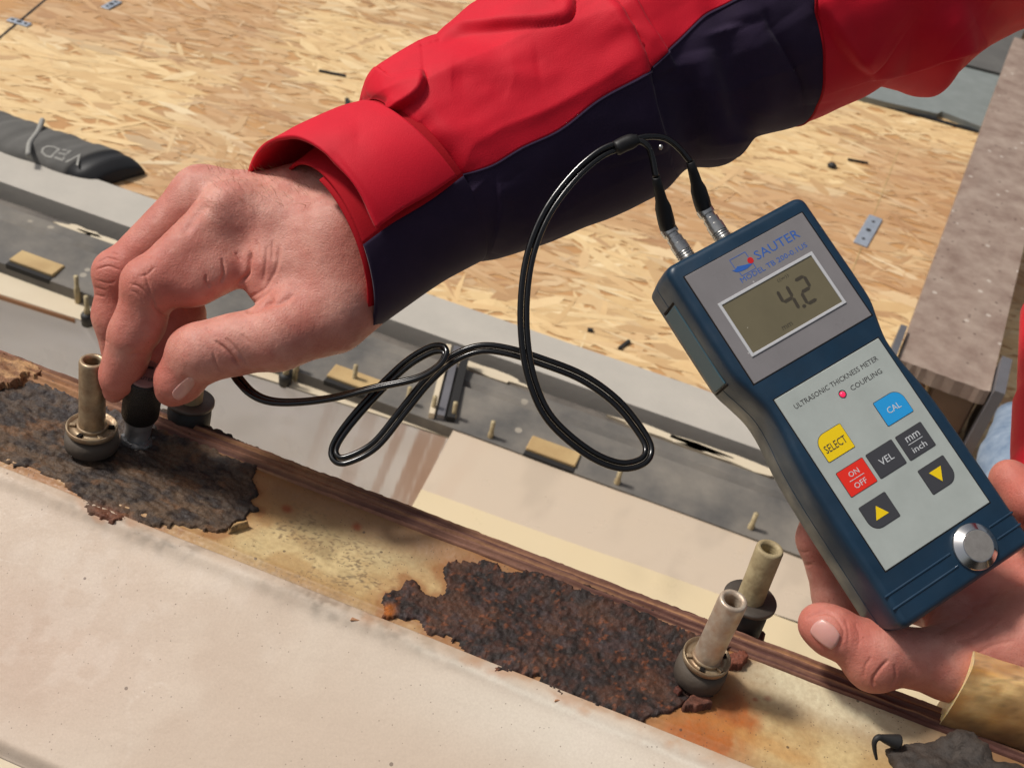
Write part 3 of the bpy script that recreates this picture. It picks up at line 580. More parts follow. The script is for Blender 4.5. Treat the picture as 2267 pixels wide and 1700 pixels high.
sk = mobj('cover_sheet', V.reshape(-1, 3), grid_faces(ns3, nt3, flip=True), M['sheet'], cols=c.reshape(-1, 3)); prop(sk, 'dusty beige cover sheet sloping down in the foreground', 'sheet')
md = sk.modifiers.new('thickness', 'SOLIDIFY'); md.thickness = .003; md.offset = -1
o = slab('grey_rail', S0, .05, [(.10, -.20), (.175, -.20), (.175, -.19), (.10, -.19)], M['greyb']); prop(o, 'grey strip below the sheet, bottom left corner', 'strip')
for k, (x, y, w) in enumerate(((788, 1373, 8), (1235, 1552, 5))):
    b = onSheet(x, y); V, F = box_axes(b + [0, 0, .0006], SA * .0011 * w / 5 + TA * .0007, TA * .0005 * w / 5, np.array([0, 0, .0004]), .0002); o = mobj('rust_crumb', V, F, M['plank2'], smooth=False); prop(o, ['orange rust crumb on the sheet left of the deep brown patch', 'tiny rust crumb below the deep brown patch'][k], 'crumb')

# studs -----------------------------------------------------------------
def stud(base, axis, label, htube, rt_, rdisc, matt, dz_disc, cup=True, rub='rubber', rr=None, hr=.006):
    a = np.asarray(axis, float); a /= np.linalg.norm(a); rr = rr or rdisc * 1.06
    e = empty('threaded_stud', base, label, 'stud', 'sleeve studs on the frame rail')
    V, F = lathe([(rr * .8, 0), (rr, .0012), (rr * 1.02, hr * .6), (rr, hr), (rr * .8, hr + .0012), (rr * .45, hr + .0012)], 40, base, a); mobj('rubber_ring', V, F, M[rub], e)
    b = base + a * dz_disc
    if cup: prof = [(rdisc * .82, -.0012), (rdisc * .98, -.0006), (rdisc, .0004), (rdisc, .0016), (rdisc * .95, .0018), (rdisc * .9, .0006), (rdisc * .55, .0004), (rt_ * 1.12, .001), (rt_ * 1.1, .0022)]
    else: prof = [(rdisc * .9, -.001), (rdisc, -.0006), (rdisc, .0006), (rdisc * .96, .001), (rt_, .001)]
    V, F = lathe(prof, 40, b, a); w = mobj('washer', V, F, M['steel' if cup else 'washer'], e)
    if cup:
        for k in range(5):
            an = 1.1 * k + .4; x = np.cross(a, [.2, 1, 0]); x /= np.linalg.norm(x); y = np.cross(a, x); d = math.cos(an) * x + math.sin(an) * y
            V, F = box_axes(b + d * (rdisc * .74) + a * .0010, d * rdisc * .12, np.cross(a, d) * .0009, a * .0005, .0002); mobj('locking_tab', V, F, M['dark' if k % 2 else 'steel'], w, smooth=False)
    ri = rt_ * .62
    prof = [(rt_ * .97, -.001), (rt_, .0015), (rt_ * .985, htube * .4), (rt_, htube - .0012), (rt_ * .95, htube - .0003), (rt_ * .88, htube), (ri * 1.12, htube), (ri, htube - .0008)]
    for k in range(8): prof += [(ri * (1.0 if k % 2 else .9), htube - .0014 - k * .0006)]
    prof += [(ri * .9, htube - .014)]
    V, F = lathe(prof, 40, b, a); tb = mobj('tube', V, F, M[matt], e)
    V, F = lathe([(ri * .92, 0), (ri * .5, .0001)], 20, b + a * (htube - .0135), a); mobj('bore', V, F, M['dark'], tb)
    return e
UPZ = np.array([0, 0, 1.0])
bl = onZ(203, 990, .002); stud(bl, UPZ + RT * .03 + FW * .10, 'brown worn sleeve stud in front of the index finger', .0335, .0052, .0100, 'steel', .0095, hr=.0066, rr=.0104)
b2 = onZ(1543, 1500, .002); stud(b2, UPZ + RT * .03, 'shiny pale sleeve stud on the deep brown rust', .0330, .0052, .0090, 'steel2', .0115, hr=.0085, rr=.0094)
b3 = onZ(1634, 1393, -.002); stud(b3, UPZ + RT * .0 + FW * .10, 'dull yellow sleeve stud with black gasket behind the rail', .0270, .0053, .0105, 'brass', .0165, False, 'blackr', .0085, .0150)
b4 = onZ(416, 945, -.002); stud(b4, UPZ + FW * .12 + RT * .05, 'brass sleeve stud with black gasket half hidden behind the thumb', .0250, .0050, .0100, 'brass', .0135, False, 'blackr', .0090, .0120)
for b in (b3, b4):
    V, F = box_axes(b + [0, 0, -.005] - TA * .004, SA * .011, TA * .010, np.array([0, 0, .004]), .001); mobj('lug', V, F, M['trim'], fr, smooth=False, cols=np.tile(srgb(96, 52, 34), (24, 1)))

# amber block with tar at the right end ----------------------------------
kb = onZ(2072, 1612, .001); kl = empty('amber_block', kb, 'translucent amber block standing on the rail, bottom right corner', 'block')
nu, nv = 60, 40
u, v = np.meshgrid(np.linspace(0, 1, nu), np.linspace(0, 1, nv), indexing='ij')
prof = np.array([(.001, -.004), (-.001, .006), (-.0014, .014), (-.0008, .022), (.0004, .029), (.0022, .0335), (.0048, .0350), (.0095, .0350), (.0115, .032), (.012, -.004)])
pu = np.linspace(0, 1, len(prof)); pt, pz = np.interp(v, pu, prof[:, 0]), np.interp(v, pu, prof[:, 1])
sv = u * .13; lean = .0
V = kb + sv[..., None] * (SA * .99 + TA * .05) + pt[..., None] * TA; V[..., 2] += pz + .0010 * (fbm(u * 12, v * 8) - .5)
V += (.0012 * (fbm(u * 9, v * 7, 3) - .5))[..., None] * TA
bp_ = proj(V)[0]
c = mix(srgb(236, 176, 98), srgb(250, 214, 150), sstep(.35, .65, fbm(u * 7, v * 5, 2))); c = mix(c, srgb(186, 124, 62), sstep(.55, .75, fbm(u * 11, v * 9, 6)) * .7)
c = mix(c, srgb(190, 150, 110), sstep(.56, .62, v) * .8); c = mix(c, srgb(150, 96, 52), .5 * sstep(.5, .7, fbm(u * 12, v * 6, 16))); c = mix(c, srgb(96, 70, 50), .4 * sstep(.6, .7, fbm(u * 40, v * 20, 18))); c = mix(c, srgb(70, 56, 46), sstep(.34, .14, v + .30 * (fbm(u * 10, v * 4, 8) - .5)) * .92)
mobj('block_body', V.reshape(-1, 3), grid_faces(nu, nv), M['amber'], kl, cols=c.reshape(-1, 3))
V0 = V[0]; V0 = np.vstack([V0, V0.mean(0)]); mobj('cut_end', V0, [(i, i + 1, nv) for i in range(nv - 1)] + [(nv - 1, 0, nv)], M['amber'], kl, smooth=False, cols=np.tile(srgb(238, 216, 160), (nv + 1, 1)))
# ================================================================== BODY: implicit surfaces for hands
def smin(a, b, k):
    h = np.maximum(k - np.abs(a - b), 0) / k; return np.minimum(a, b) - h * h * k * .25
class Field:
    def __init__(self, pts, pad, h):
        pts = np.asarray(pts); self.h = h; self.lo = pts.min(0) - pad; hi = pts.max(0) + pad
        self.n = np.ceil((hi - self.lo) / h).astype(int) + 1
        self.ax = [self.lo[i] + h * np.arange(self.n[i]) for i in range(3)]
    def new(self): return np.full(self.n, .05, np.float32)
    def cone(self, D, a, b, r1, r2, k, flat=None):
        a, b = np.asarray(a, float), np.asarray(b, float); m = max(r1, r2) + .03
        sl = []
        for i in range(3):
            l = max(int((min(a[i], b[i]) - m - self.lo[i]) / self.h), 0); u = min(int((max(a[i], b[i]) + m - self.lo[i]) / self.h) + 2, self.n[i]); sl.append(slice(l, max(u, l + 1)))
        X, Y, Z = [self.ax[i][sl[i]] for i in range(3)]
        px, py, pz = (X - a[0])[:, None, None], (Y - a[1])[None, :, None], (Z - a[2])[None, None, :]
        ba = b - a; L2 = ba @ ba + 1e-12
        t = np.clip((px * ba[0] + py * ba[1] + pz * ba[2]) / L2, 0, 1)
        qx, qy, qz = px - t * ba[0], py - t * ba[1], pz - t * ba[2]
        if flat is not None:
            f, s = flat; e = qx * f[0] + qy * f[1] + qz * f[2]; d = np.sqrt(np.maximum(qx * qx + qy * qy + qz * qz + e * e * (1 / s ** 2 - 1), 0)) - (r1 + (r2 - r1) * t); d = d * min(s, 1)**.5
        else: d = np.sqrt(qx * qx + qy * qy + qz * qz) - (r1 + (r2 - r1) * t)
        w = tuple(sl); D[w] = smin(D[w], d.astype(np.float32), k) if k > 0 else np.minimum(D[w], d)
        return D
    def mesh(self, D, smooth=2):
        S = D < 0; n = self.n
        cn = np.zeros(n - 1, int)
        offs = [(i, j, k) for i in (0, 1) for j in (0, 1) for k in (0, 1)]
        sl = lambda o: tuple(slice(o[i], n[i] - 1 + o[i]) for i in range(3))
        for o in offs: cn += S[sl(o)]
        act = (cn > 0) & (cn < 8); ids = np.argwhere(act); idx = -np.ones(n - 1, int); idx[act] = np.arange(len(ids))
        acc = np.zeros((len(ids), 3)); ct = np.zeros(len(ids))
        val = lambda o: D[ids[:, 0] + o[0], ids[:, 1] + o[1], ids[:, 2] + o[2]]
        for a in offs:
            for ax in range(3):
                if a[ax] == 0:
                    b = list(a); b[ax] = 1; va, vb = val(a), val(b); m = (va < 0) != (vb < 0)
                    t = np.where(m, va / np.where(m, va - vb, 1), 0); p = np.array(a, float)[None] + 0; p = np.repeat(p, len(ids), 0); p[:, ax] = t
                    acc += p * m[:, None]; ct += m
        V = self.lo + (ids + acc / ct[:, None]) * self.h
        F = []
        for ax in range(3):
            o1, o2 = [q for q in range(3) if q != ax]
            s0 = [slice(1, n[i] - 1) for i in range(3)]; s0[ax] = slice(0, n[ax] - 1); s1 = list(s0); s1[ax] = slice(1, n[ax])
            A, B = S[tuple(s0)], S[tuple(s1)]; e = np.argwhere(A != B); base = e.copy(); base[:, o1] += 1; base[:, o2] += 1
            inn = A[tuple(e.T)]
            def cell(d1, d2):
                q = base.copy(); q[:, o1] += d1; q[:, o2] += d2; return idx[q[:, 0], q[:, 1], q[:, 2]]
            f = np.stack([cell(-1, -1), cell(0, -1), cell(0, 0), cell(-1, 0)], -1)
            fl = inn if ax != 1 else ~inn
            f = np.where(fl[:, None], f, f[:, ::-1]); F.append(f)
        F = np.concatenate(F); F = F[(F >= 0).all(1)]
        for _ in range(smooth): V = lap(V, F, .5)
        vol = (V[F[:, 0]] * np.cross(V[F[:, 1]] - CAM * 0, V[F[:, 2]])).sum()
        if vol < 0: F = F[:, ::-1]
        return V, F
def lap(V, F, w):
    e = np.concatenate([F[:, [0, 1]], F[:, [1, 2]], F[:, [2, 3]], F[:, [3, 0]]]); e = np.concatenate([e, e[:, ::-1]])
    s = np.stack([np.bincount(e[:, 0], V[e[:, 1], i], len(V)) for i in range(3)], -1); c = np.bincount(e[:, 0], minlength=len(V))
    return V * (1 - w) + w * s / np.maximum(c, 1)[:, None]
def vnormals(V, F):
    n = np.cross(V[F[:, 2]] - V[F[:, 0]], V[F[:, 3]] - V[F[:, 1]]); N = np.zeros_like(V)
    for i in range(4):
        for k in range(3): N[:, k] += np.bincount(F[:, i], n[:, k], len(V))
    return N / (np.linalg.norm(N, axis=1)[:, None] + 1e-12)
def subdivide(V, F):
    e = np.sort(np.concatenate([F[:, [0, 1]], F[:, [1, 2]], F[:, [2, 3]], F[:, [3, 0]]]), 1)
    ue, inv = np.unique(e, axis=0, return_inverse=True); inv = inv.ravel(); m = len(F); nV = len(V); nE = len(ue)
    Vn = np.vstack([V, (V[ue[:, 0]] + V[ue[:, 1]]) / 2, V[F].mean(1)]); E = inv.reshape(4, m).T + nV; C = np.arange(m) + nV + nE
    Fn = np.concatenate([np.stack([F[:, i], E[:, i], C, E[:, (i - 1) % 4]], -1) for i in range(4)]); return Vn, Fn
def carve(V, F, marks, view_limit=.15):
    """press or raise fine lines drawn on the visible side: (points, height mm, width mm, kind, side)"""
    for pts, amp, wid, kind, side in marks:
        N = vnormals(V, F); pp, d = proj(V); vw = V - CAM; vw /= np.linalg.norm(vw, axis=1)[:, None]; fac = sstep(-.02, view_limit, -(N * vw).sum(1))
        pts = np.asarray(catmull(pts, 6) if len(pts) > 2 else pts, float); mm = 1000 * d / FPX
        lo, hi = pts.min(0) - wid * 40, pts.max(0) + wid * 40
        sel = np.where((pp[:, 0] > lo[0]) & (pp[:, 0] < hi[0]) & (pp[:, 1] > lo[1]) & (pp[:, 1] < hi[1]) & (fac > 0))[0]
        if len(sel) == 0: continue
        q = pp[sel]; best = np.full(len(sel), 1e9); sgn = np.zeros(len(sel)); par = np.zeros(len(sel)); n = len(pts) - 1
        for i in range(n):
            a, b = pts[i], pts[i + 1]; ab = b - a; t = np.clip(((q - a) @ ab) / (ab @ ab + 1e-9), 0, 1); dd = q - a - t[:, None] * ab
            di = np.hypot(dd[:, 0], dd[:, 1]); cr = ab[0] * (q[:, 1] - a[1]) - ab[1] * (q[:, 0] - a[0]); m = di < best
            best = np.where(m, di, best); sgn = np.where(m, np.sign(cr), sgn); par = np.where(m, (i + t) / n, par)
        u = best * mm[sel]; tap = np.clip(np.minimum(par, 1 - par) * 5, 0, 1) ** .6 * .85 + .15
        if kind == 'g': w = np.exp(-(u / wid) ** 2)
        else: us = u * sgn * side; ed = max(.7, wid * .11); w = np.exp(-np.abs(us) / wid) * sstep(-ed, ed, us)
        V = V.copy(); V[sel] += N[sel] * (amp * .001 * w * tap * fac[sel])[:, None]
    return V

pers = empty('person', P(2300, 500, .6), 'person in red and navy jacket pressing a probe and holding the meter', 'person')

# ---- hand pressing the probe (joints: photo position in the hand crop, depth)
def Z1(x, y, d): return P(180 + x / 3.072, 350 + y / 3.072, d)
def z1(pts): return [(180 + x / 3.072, 350 + y / 3.072) for x, y in pts]
mm_ = .001
J = dict(
    im=Z1(1010, 375, .4545), ip=Z1(478, 862, .4425), idp=Z1(345, 1205, .4465), it=Z1(258, 1478, .4545), ie=Z1(222, 1588, .459),
    mm=Z1(820, 255, .470), mp=Z1(262, 792, .4635), md=Z1(232, 1075, .468), mt=Z1(262, 1330, .474),
    rm=Z1(900, 360, .489), rp=Z1(560, 830, .489), rd=Z1(690, 1060, .486), rt=Z1(565, 1370, .482),
    lm=Z1(1080, 460, .503), lp=Z1(640, 880, .506), ld=Z1(720, 1120, .500), lt=Z1(640, 1340, .494),
    tc=Z1(1690, 1085, .449), tm=Z1(1330, 1215, .441), ti=Z1(835, 1318, .4395), tt=Z1(664, 1508, .4485), te=Z1(612, 1585, .4525),
    w=Z1(1790, 560, .459), wu=Z1(1560, 330, .470), wl=Z1(1800, 900, .456), fa=Z1(2350, 250, .469))
Fd = Field(list(J.values()), .028, .00085)
fing = Fd.new()
def chain(names, radii, k, D):
    for (a, b), (r1, r2) in zip(zip(names[:-1], names[1:]), zip(radii[:-1], radii[1:])): Fd.cone(D, J[a], J[b], r1 * mm_, r2 * mm_, k)
def finger(names, radii, k=.004, extra=()):
    D = Fd.new(); chain(names, radii, k, D)
    for a, r, kk in extra: Fd.cone(D, a, a + 1e-5, r * mm_, r * mm_, kk)
    return D
idx = finger(['im', 'ip', 'idp', 'it', 'ie'], [11.6, 9.9, 8.4, 7.0, 4.4], .004, [(Z1(760, 880, .4455), 7.6, .008), (Z1(960, 760, .449), 8.5, .010), (Z1(430, 850, .4410), 8.0, .004), (Z1(450, 1130, .446), 6.4, .005), (Z1(315, 1370, .451), 7.0, .005)])
mid = finger(['mm', 'mp', 'md', 'mt'], [11.2, 9.2, 8.4, 7.2], .004, [(Z1(215, 770, .4625), 7.0, .004)])
rin = finger(['rm', 'rp', 'rd', 'rt'], [10.5, 8.8, 8.6, 7.6])
lit = finger(['lm', 'lp', 'ld', 'lt'], [9, 8, 7.4, 6.6])
thb = finger(['tc', 'tm', 'ti', 'tt', 'te'], [14.5, 11.2, 10.2, 8.2, 5.8], .006, [(Z1(1060, 1260, .4405), 10.2, .006), (Z1(720, 1300, .4435), 7.2, .006)])
f4 = smin(np.minimum(idx, mid), np.minimum(rin, lit), .0012); f4 = np.minimum(f4, smin(idx, mid, .0016))
palm = Fd.new()
for a, b, r1, r2, k in ((J['im'], J['w'], 11.0, 16.5, .007), (J['mm'], J['wu'], 10.6, 14, .007), (J['rm'], Z1(1640, 430, .486), 10, 14, .008), (J['lm'], Z1(1700, 560, .492), 9, 14, .008), (J['tm'], J['wl'], 10.5, 15.5, .008),
                        (Z1(1310, 740, .4525), Z1(1620, 760, .4545), 12.0, 17, .009), (Z1(1240, 900, .4505), Z1(1420, 1000, .4485), 5.0, 10.5, .007), (J['wu'], J['w'], 14, 17, .010), (J['w'], J['wl'], 17, 15, .010), (J['w'], Z1(2300, 185, .469), 18, 21, .010), (J['wl'], Z1(2350, 420, .4665), 15, 15, .010), (J['wu'], Z1(2150, 60, .476), 14, 15, .010)):
    Fd.cone(palm, a, b, r1 * mm_, r2 * mm_, k)
D = np.minimum(smin(palm, f4, .006), smin(palm, thb, .006))
V, F = Fd.mesh(D); V, F = subdivide(V, F); V = lap(V, F, .5)
marks = [(z1(q), a * (.8 if a < 0 else 1), w * (.62 if a < 0 else 1), 'g', 0) for q, a, w in (
    ([(1150, 640), (1142, 700), (1130, 790), (1062, 862)], -1.9, 1.2), ([(958, 680), (972, 780), (945, 850)], -.9, 1.0), ([(1050, 640), (1085, 700)], -.5, .8),
    ([(1265, 590), (1255, 720), (1235, 850)], -.55, 1.1), ([(1350, 590), (1330, 740), (1250, 900)], -.6, 1.1), ([(1300, 560), (1300, 700)], -.35, .9), ([(1190, 560), (1215, 700)], -.35, .9),
    ([(1120, 1045), (1220, 1010), (1310, 950)], -2.0, 1.6), ([(1250, 1000), (1350, 985), (1450, 930)], -.9, 1.6), ([(1090, 960), (1180, 930), (1260, 880)], -.5, 1.0), ([(1120, 1010), (1200, 965), (1290, 900)], -.5, .9),
    ([(915, 1245), (1000, 1320), (1085, 1432)], -1.2, .95), ([(985, 1225), (1060, 1305), (1130, 1400)], -.7, .9), ([(895, 1320), (925, 1420), (965, 1455)], -.7, .8), ([(1090, 1200), (1150, 1260)], -.35, .8), ([(850, 1150), (880, 1185)], -.4, .8),
    ([(430, 770), (455, 860), (482, 945)], -.45, .7), ([(335, 855), (400, 880), (480, 960), (505, 1020)], -.5, .7), ([(395, 805), (450, 790), (500, 740)], -.4, .7), ([(340, 900), (390, 930), (430, 990)], -.35, .7),
    ([(600, 1082), (545, 1062), (480, 1000)], -.9, .9), ([(875, 880), (850, 840), (850, 790)], -.8, .9), ([(440, 1335), (380, 1330), (320, 1345)], -.55, .9),
    ([(110, 712), (180, 680), (255, 700)], -.5, .7), ([(100, 760), (185, 735), (265, 765)], -.5, .7), ([(95, 830), (180, 850), (230, 840)], -.4, .7), ([(88, 880), (170, 900)], -.35, .7), ([(85, 930), (165, 945)], -.4, .7),
    ([(200, 640), (250, 660)], -.4, .7), ([(150, 1230), (185, 1260)], -.3, .7),
    ([(880, 350), (1000, 240), (1180, 200), (1480, 170)], 1.1, 5.0), ([(700, 520), (770, 410), (850, 320)], -.8, 2.6))]
V = carve(V, F, marks)
N_ = vnormals(V, F); V = V + N_ * (.00022 * (fbm(V[:, 0] * 400, V[:, 1] * 400, V[:, 2] * 400, 3) - .5))[:, None]
def skin_cols(V, pts, base=(197, 130, 114)):
    c = mix(srgb(*base), srgb(210, 152, 136), sstep(.4, .65, fbm(V[:, 0] * 45, V[:, 1] * 45, V[:, 2] * 45))); c = mix(c, srgb(186, 106, 94), .38 * sstep(.5, .66, fbm(V[:, 0] * 110, V[:, 1] * 110, V[:, 2] * 110, 3))); r = np.zeros(len(V))
    for p, rad, a in pts: r = np.maximum(r, a * np.exp(-((V - p) ** 2).sum(1) / (rad * .001) ** 2))
    return mix(c, srgb(196, 100, 86), np.clip(r, 0, .9))
cols = skin_cols(V, [(J['ip'], 14, .65), (J['it'], 13, .7), (J['idp'], 10, .3), (J['mp'], 13, .75), (J['md'], 12, .4), (J['tt'], 14, .6), (J['ti'], 13, .35), (J['rd'], 16, .9), (J['rt'], 16, .9), (J['tm'], 14, .3), (J['wl'], 16, .35), (Z1(760, 880, .4455), 12, .5), (Z1(1080, 800, .44), 12, .45)])
hand = mobj('hand', V, F, M['skin'], pers, cols=cols); hand['label'] = 'bare hand pinching the probe, seen from the thumb side'
bvh_r = BVHTree.FromPolygons([Vector(v) for v in V], F.tolist())
def patch(name, quad, bvh, mat, parent, off=.0004, n=14, bulge=.0004, rnd=.35):
    """thin curved plate lying on a surface (finger nail)"""
    q = np.asarray(quad, float); g_ = np.linspace(0, 1, n); pts = []; hit = []
    for a in g_:
        for b in g_:
            x, y = 2 * a - 1, 2 * b - 1; k = 1 - rnd * .5 * (x * x * y * y); xx, yy = (x * k + 1) / 2, (y * k + 1) / 2
            p = q[0] * (1 - xx) * (1 - yy) + q[1] * xx * (1 - yy) + q[2] * xx * yy + q[3] * (1 - xx) * yy
            r = ray(*p); r = r / np.linalg.norm(r); h = bvh.ray_cast(Vector(CAM), Vector(r))
            edge = max(abs(x), abs(y)); o = off * (1 if edge < .97 else -1.5) + bulge * (1 - y * y)
            if h[0] is None: pts.append(None); continue
            pts.append(np.array(h[0]) + np.array(h[1]) * o)
    ok = [i for i, p in enumerate(pts) if p is not None]; arr = np.array([pts[i] for i in ok])
    for i in range(len(pts)):
        if pts[i] is None:
            j = min(ok, key=lambda k: (k // n - i // n) ** 2 + (k % n - i % n) ** 2); pts[i] = pts[j]
    return fix_normals(mobj(name, np.array(pts), grid_faces(n, n), mat, parent))
patch('fingernail', z1([(592, 1600), (735, 1468), (792, 1530), (668, 1668)]), bvh_r, M['nail'], hand, off=.0002, bulge=.0002, rnd=.5)
# fine hairs at the wrist
hv, hf = [], []
for k in range(150):
    x, y = rng.uniform(860, 1560), rng.uniform(62, 330) if k > 40 else rng.uniform(60, 96)
    px0 = (180 + x / 3.072, 350 + y / 3.072 + 3); h = bvh_r.ray_cast(Vector(CAM), Vector(ray(*px0)).normalized())
    if h[0] is None: continue
    p = np.array(h[0]); n = np.array(h[1]); d = -RT * rng.uniform(.2, 1) + UP * rng.normal(0, .35); L = rng.uniform(.003, .006)
    path = [p, p + n * L * .35 + d * L * .3, p + n * L * .6 + d * L * .8]; tv, tf = tube(catmull(path, 3), np.linspace(.00006, .00002, 7), 3); hf += [[i + len(hv) for i in f] for f in tf]; hv += tv.tolist()
o = mobj('arm_hair', np.array(hv), hf, M['hair'], hand); o['kind'] = 'stuff'

# ---- hand holding the meter
def Z2(x, y, d): return P(1507 + x / 2.91, 1130 + y / 2.91, d)
def z2(pts): return [(1507 + x / 2.91, 1130 + y / 2.91) for x, y in pts]
J2 = dict(tt=Z2(885, 728, .431), tn=Z2(970, 775, .430), ti=Z2(1255, 915, .430), tm=Z2(1740, 985, .438), tc=Z2(2280, 860, .450), wr=Z2(2900, 700, .458), wr2=Z2(2950, 960, .452), pl=Z2(2250, 560, .474), pm=Z2(1750, 560, .474),
          ip=Z2(1010, 560, .478), idp=Z2(900, 180, .474), it=Z2(960, -100, .470), rf=Z2(2260, -60, .452), rf2=Z2(2420, 300, .460), rf0=Z2(2120, -200, .462))
Fd = Field(list(J2.values()), .03, .00095); J = J2
th2 = finger(['tt', 'tn', 'ti', 'tm', 'tc'], [7.2, 8.2, 10.4, 12.5, 17.5], .006, [(Z2(1240, 1000, .430), 9.2, .006)])
f2 = finger(['pm', 'ip', 'idp', 'it'], [11, 9.4, 9.0, 8])
f3 = finger(['pl', 'rf2', 'rf', 'rf0'], [12, 9, 8.5, 8])
pa = Fd.new()
for a, b, r1, r2, k in ((J['tc'], J['wr'], 19, 24, .010), (J['tc'], J['wr2'], 18, 24, .010), (J['pl'], J['tc'], 16, 18, .010), (J['pm'], J['pl'], 12, 16, .010), (J['pl'], J['wr'], 16, 24, .010), (J['tm'], J['pm'], 9, 11, .010)): Fd.cone(pa, a, b, r1 * mm_, r2 * mm_, k)
D = smin(smin(pa, th2, .008), smin(f2, f3, .001), .006)
V, F = Fd.mesh(D); V, F = subdivide(V, F); V = lap(V, F, .5)
V = carve(V, F, [(z2(q), a * .8, w * .62, 'g', 0) for q, a, w in (([(1245, 1130), (1240, 1080), (1290, 1010), (1340, 960)], -.9, .9), ([(1340, 1150), (1385, 1080), (1380, 990)], -.6, .9), ([(1180, 1080), (1190, 1000), (1230, 940)], -.4, .8), ([(1420, 1150), (1450, 1080)], -.35, .8),
    ([(1060, 700), (1080, 780), (1075, 880)], -.35, .8), ([(1120, 720), (1150, 800), (1140, 900)], -.3, .8), ([(1650, 780), (1760, 720), (1900, 640)], -1.0, 2.0), ([(1780, 840), (1900, 800), (2050, 690)], -.5, 1.4), ([(1860, 960), (2000, 870), (2150, 840)], -.4, 1.2), ([(760, 330), (800, 350), (850, 345)], -.6, .9), ([(755, 250), (790, 270), (830, 260)], -.35, .8), ([(800, 700), (870, 668), (960, 660), (1030, 730), (1050, 810), (1000, 920)], -.55, .9))])
N_ = vnormals(V, F); V = V + N_ * (.00022 * (fbm(V[:, 0] * 400, V[:, 1] * 400, V[:, 2] * 400, 3) - .5))[:, None]
cols = skin_cols(V, [(J['tt'], 16, .55), (J['ti'], 14, .45), (Z2(1130, 760, .42), 10, .6), (J['idp'], 20, .5), (J['rf'], 18, .8), (J['pl'], 22, .4)])
hand2 = mobj('hand', V, F, M['skin'], pers, cols=cols); hand2['label'] = 'bare hand holding the meter from below, thumb along its bottom edge'
bvh_l = BVHTree.FromPolygons([Vector(v) for v in V], F.tolist())
patch('fingernail', z2([(800, 775), (905, 668), (1052, 800), (985, 925)]), bvh_l, M['nail'], hand2, rnd=.5)

# ================================================================== SLEEVE
def section(T, B, d, rz, bulge, th, b1=0.0, grow=0.0):
    T, B = np.asarray(T, float), np.asarray(B, float); c = (T + B) / 2; h = (B - T) / 2; a = np.linalg.norm(h); ch = h / a; nr = np.array([ch[1], -ch[0]])
    C3 = P(*c, d); k = d / FPX
    to3 = lambda v: (RT * v[0] - UP * v[1]) * k
    V3 = to3(h); N3 = -FW * rz; B3 = to3(nr * bulge)
    g = 1 + grow / (a * k)
    cs, sn = -np.cos(th), np.sin(th)
    return C3 + (cs[:, None] * V3 * g + sn[:, None] * N3 * (1 + grow / rz) + (sn * (1 + b1 * cs))[:, None] * B3)
def theta_m(T, B, Mp):
    T, B, Mp = [np.asarray(q, float) for q in (T, B, Mp)]; c = (T + B) / 2; h = (B - T) / 2; a = np.linalg.norm(h); return math.acos(max(-1, min(1, -((Mp - c) @ h / a) / a)))
secs = [  # T, M, B, depth, rz, bulge
    ((800, 240), (985, 455), (1052, 570), .4680, .036, 60), ((800, 222), (1010, 441), (1076, 573), .4690, .0385, 62), ((812, 180), (1050, 424), (1112, 568), .471, .041, 56), ((845, 152), (1094, 405), (1158, 552), .474, .042, 48), ((912, 116), (1180, 350), (1228, 525), .478, .043, 38), ((988, 84), (1265, 306), (1312, 487), .483, .044, 30),
    ((1085, 5), (1351, 247), (1397, 456), .488, .046, 26), ((1200, -62), (1437, 203), (1472, 416), .494, .047, 24), ((1300, -112), (1496, 151), (1530, 366), .498, .048, 22), ((1400, -150), (1576, 86), (1612, 354), .502, .049, 20), ((1520, -180), (1640, 58), (1680, 298), .506, .05, 18),
    ((1620, -205), (1690, 24), (1786, 272), .510, .05, 16), ((1745, -225), None, (1912, 216), .514, .05, 12), ((1840, -240), None, (1968, 184), .518, .05, 8), ((1905, -248), None, (2020, 190), .520, .05, 7), ((1962, -255), None, (2074, 206), .522, .05, 6), ((2040, -262), None, (2108, 165), .525, .05, 4), ((2140, -272), None, (2184, 102), .528, .05, 2), ((2250, -285), None, (2275, 58), .532, .052, 0), ((2420, -300), None, (2450, 0), .54, .055, 0), ((2750, -310), None, (2760, -60), .56, .06, 0)]
def loft(par, nthA, nthB, per, split=True):
    """par rows: T, thetaM, B, d, rz, bulge -> grid; angle index nthA falls on the colour seam"""
    key = np.array([[*r[0], r[1], *r[2], r[3], r[4], r[5]] for r in par], float); dense = catmull(key, per)
    rows = []
    for r in dense:
        tm = r[2]; th = np.concatenate([np.linspace(tm - 2 * np.pi + (np.pi - tm) + .55, tm, nthA, endpoint=False), np.linspace(tm, np.pi + .55, nthB)])
        rows.append(section(r[0:2], r[3:5], r[5], r[6], r[7], th))
    return np.array(rows)
def seam_rows(ss): return [(T, theta_m(T, B, m) if m else 1.7, B, d, rz, bg_) for T, m, B, d, rz, bg_ in ss]
KA, PER = 280, 22
G = loft(seam_rows(secs), KA, 130, PER); nr_, nc_ = G.shape[:2]
Fg = grid_faces(nr_, nc_, flip=True)
Vs = G.reshape(-1, 3)
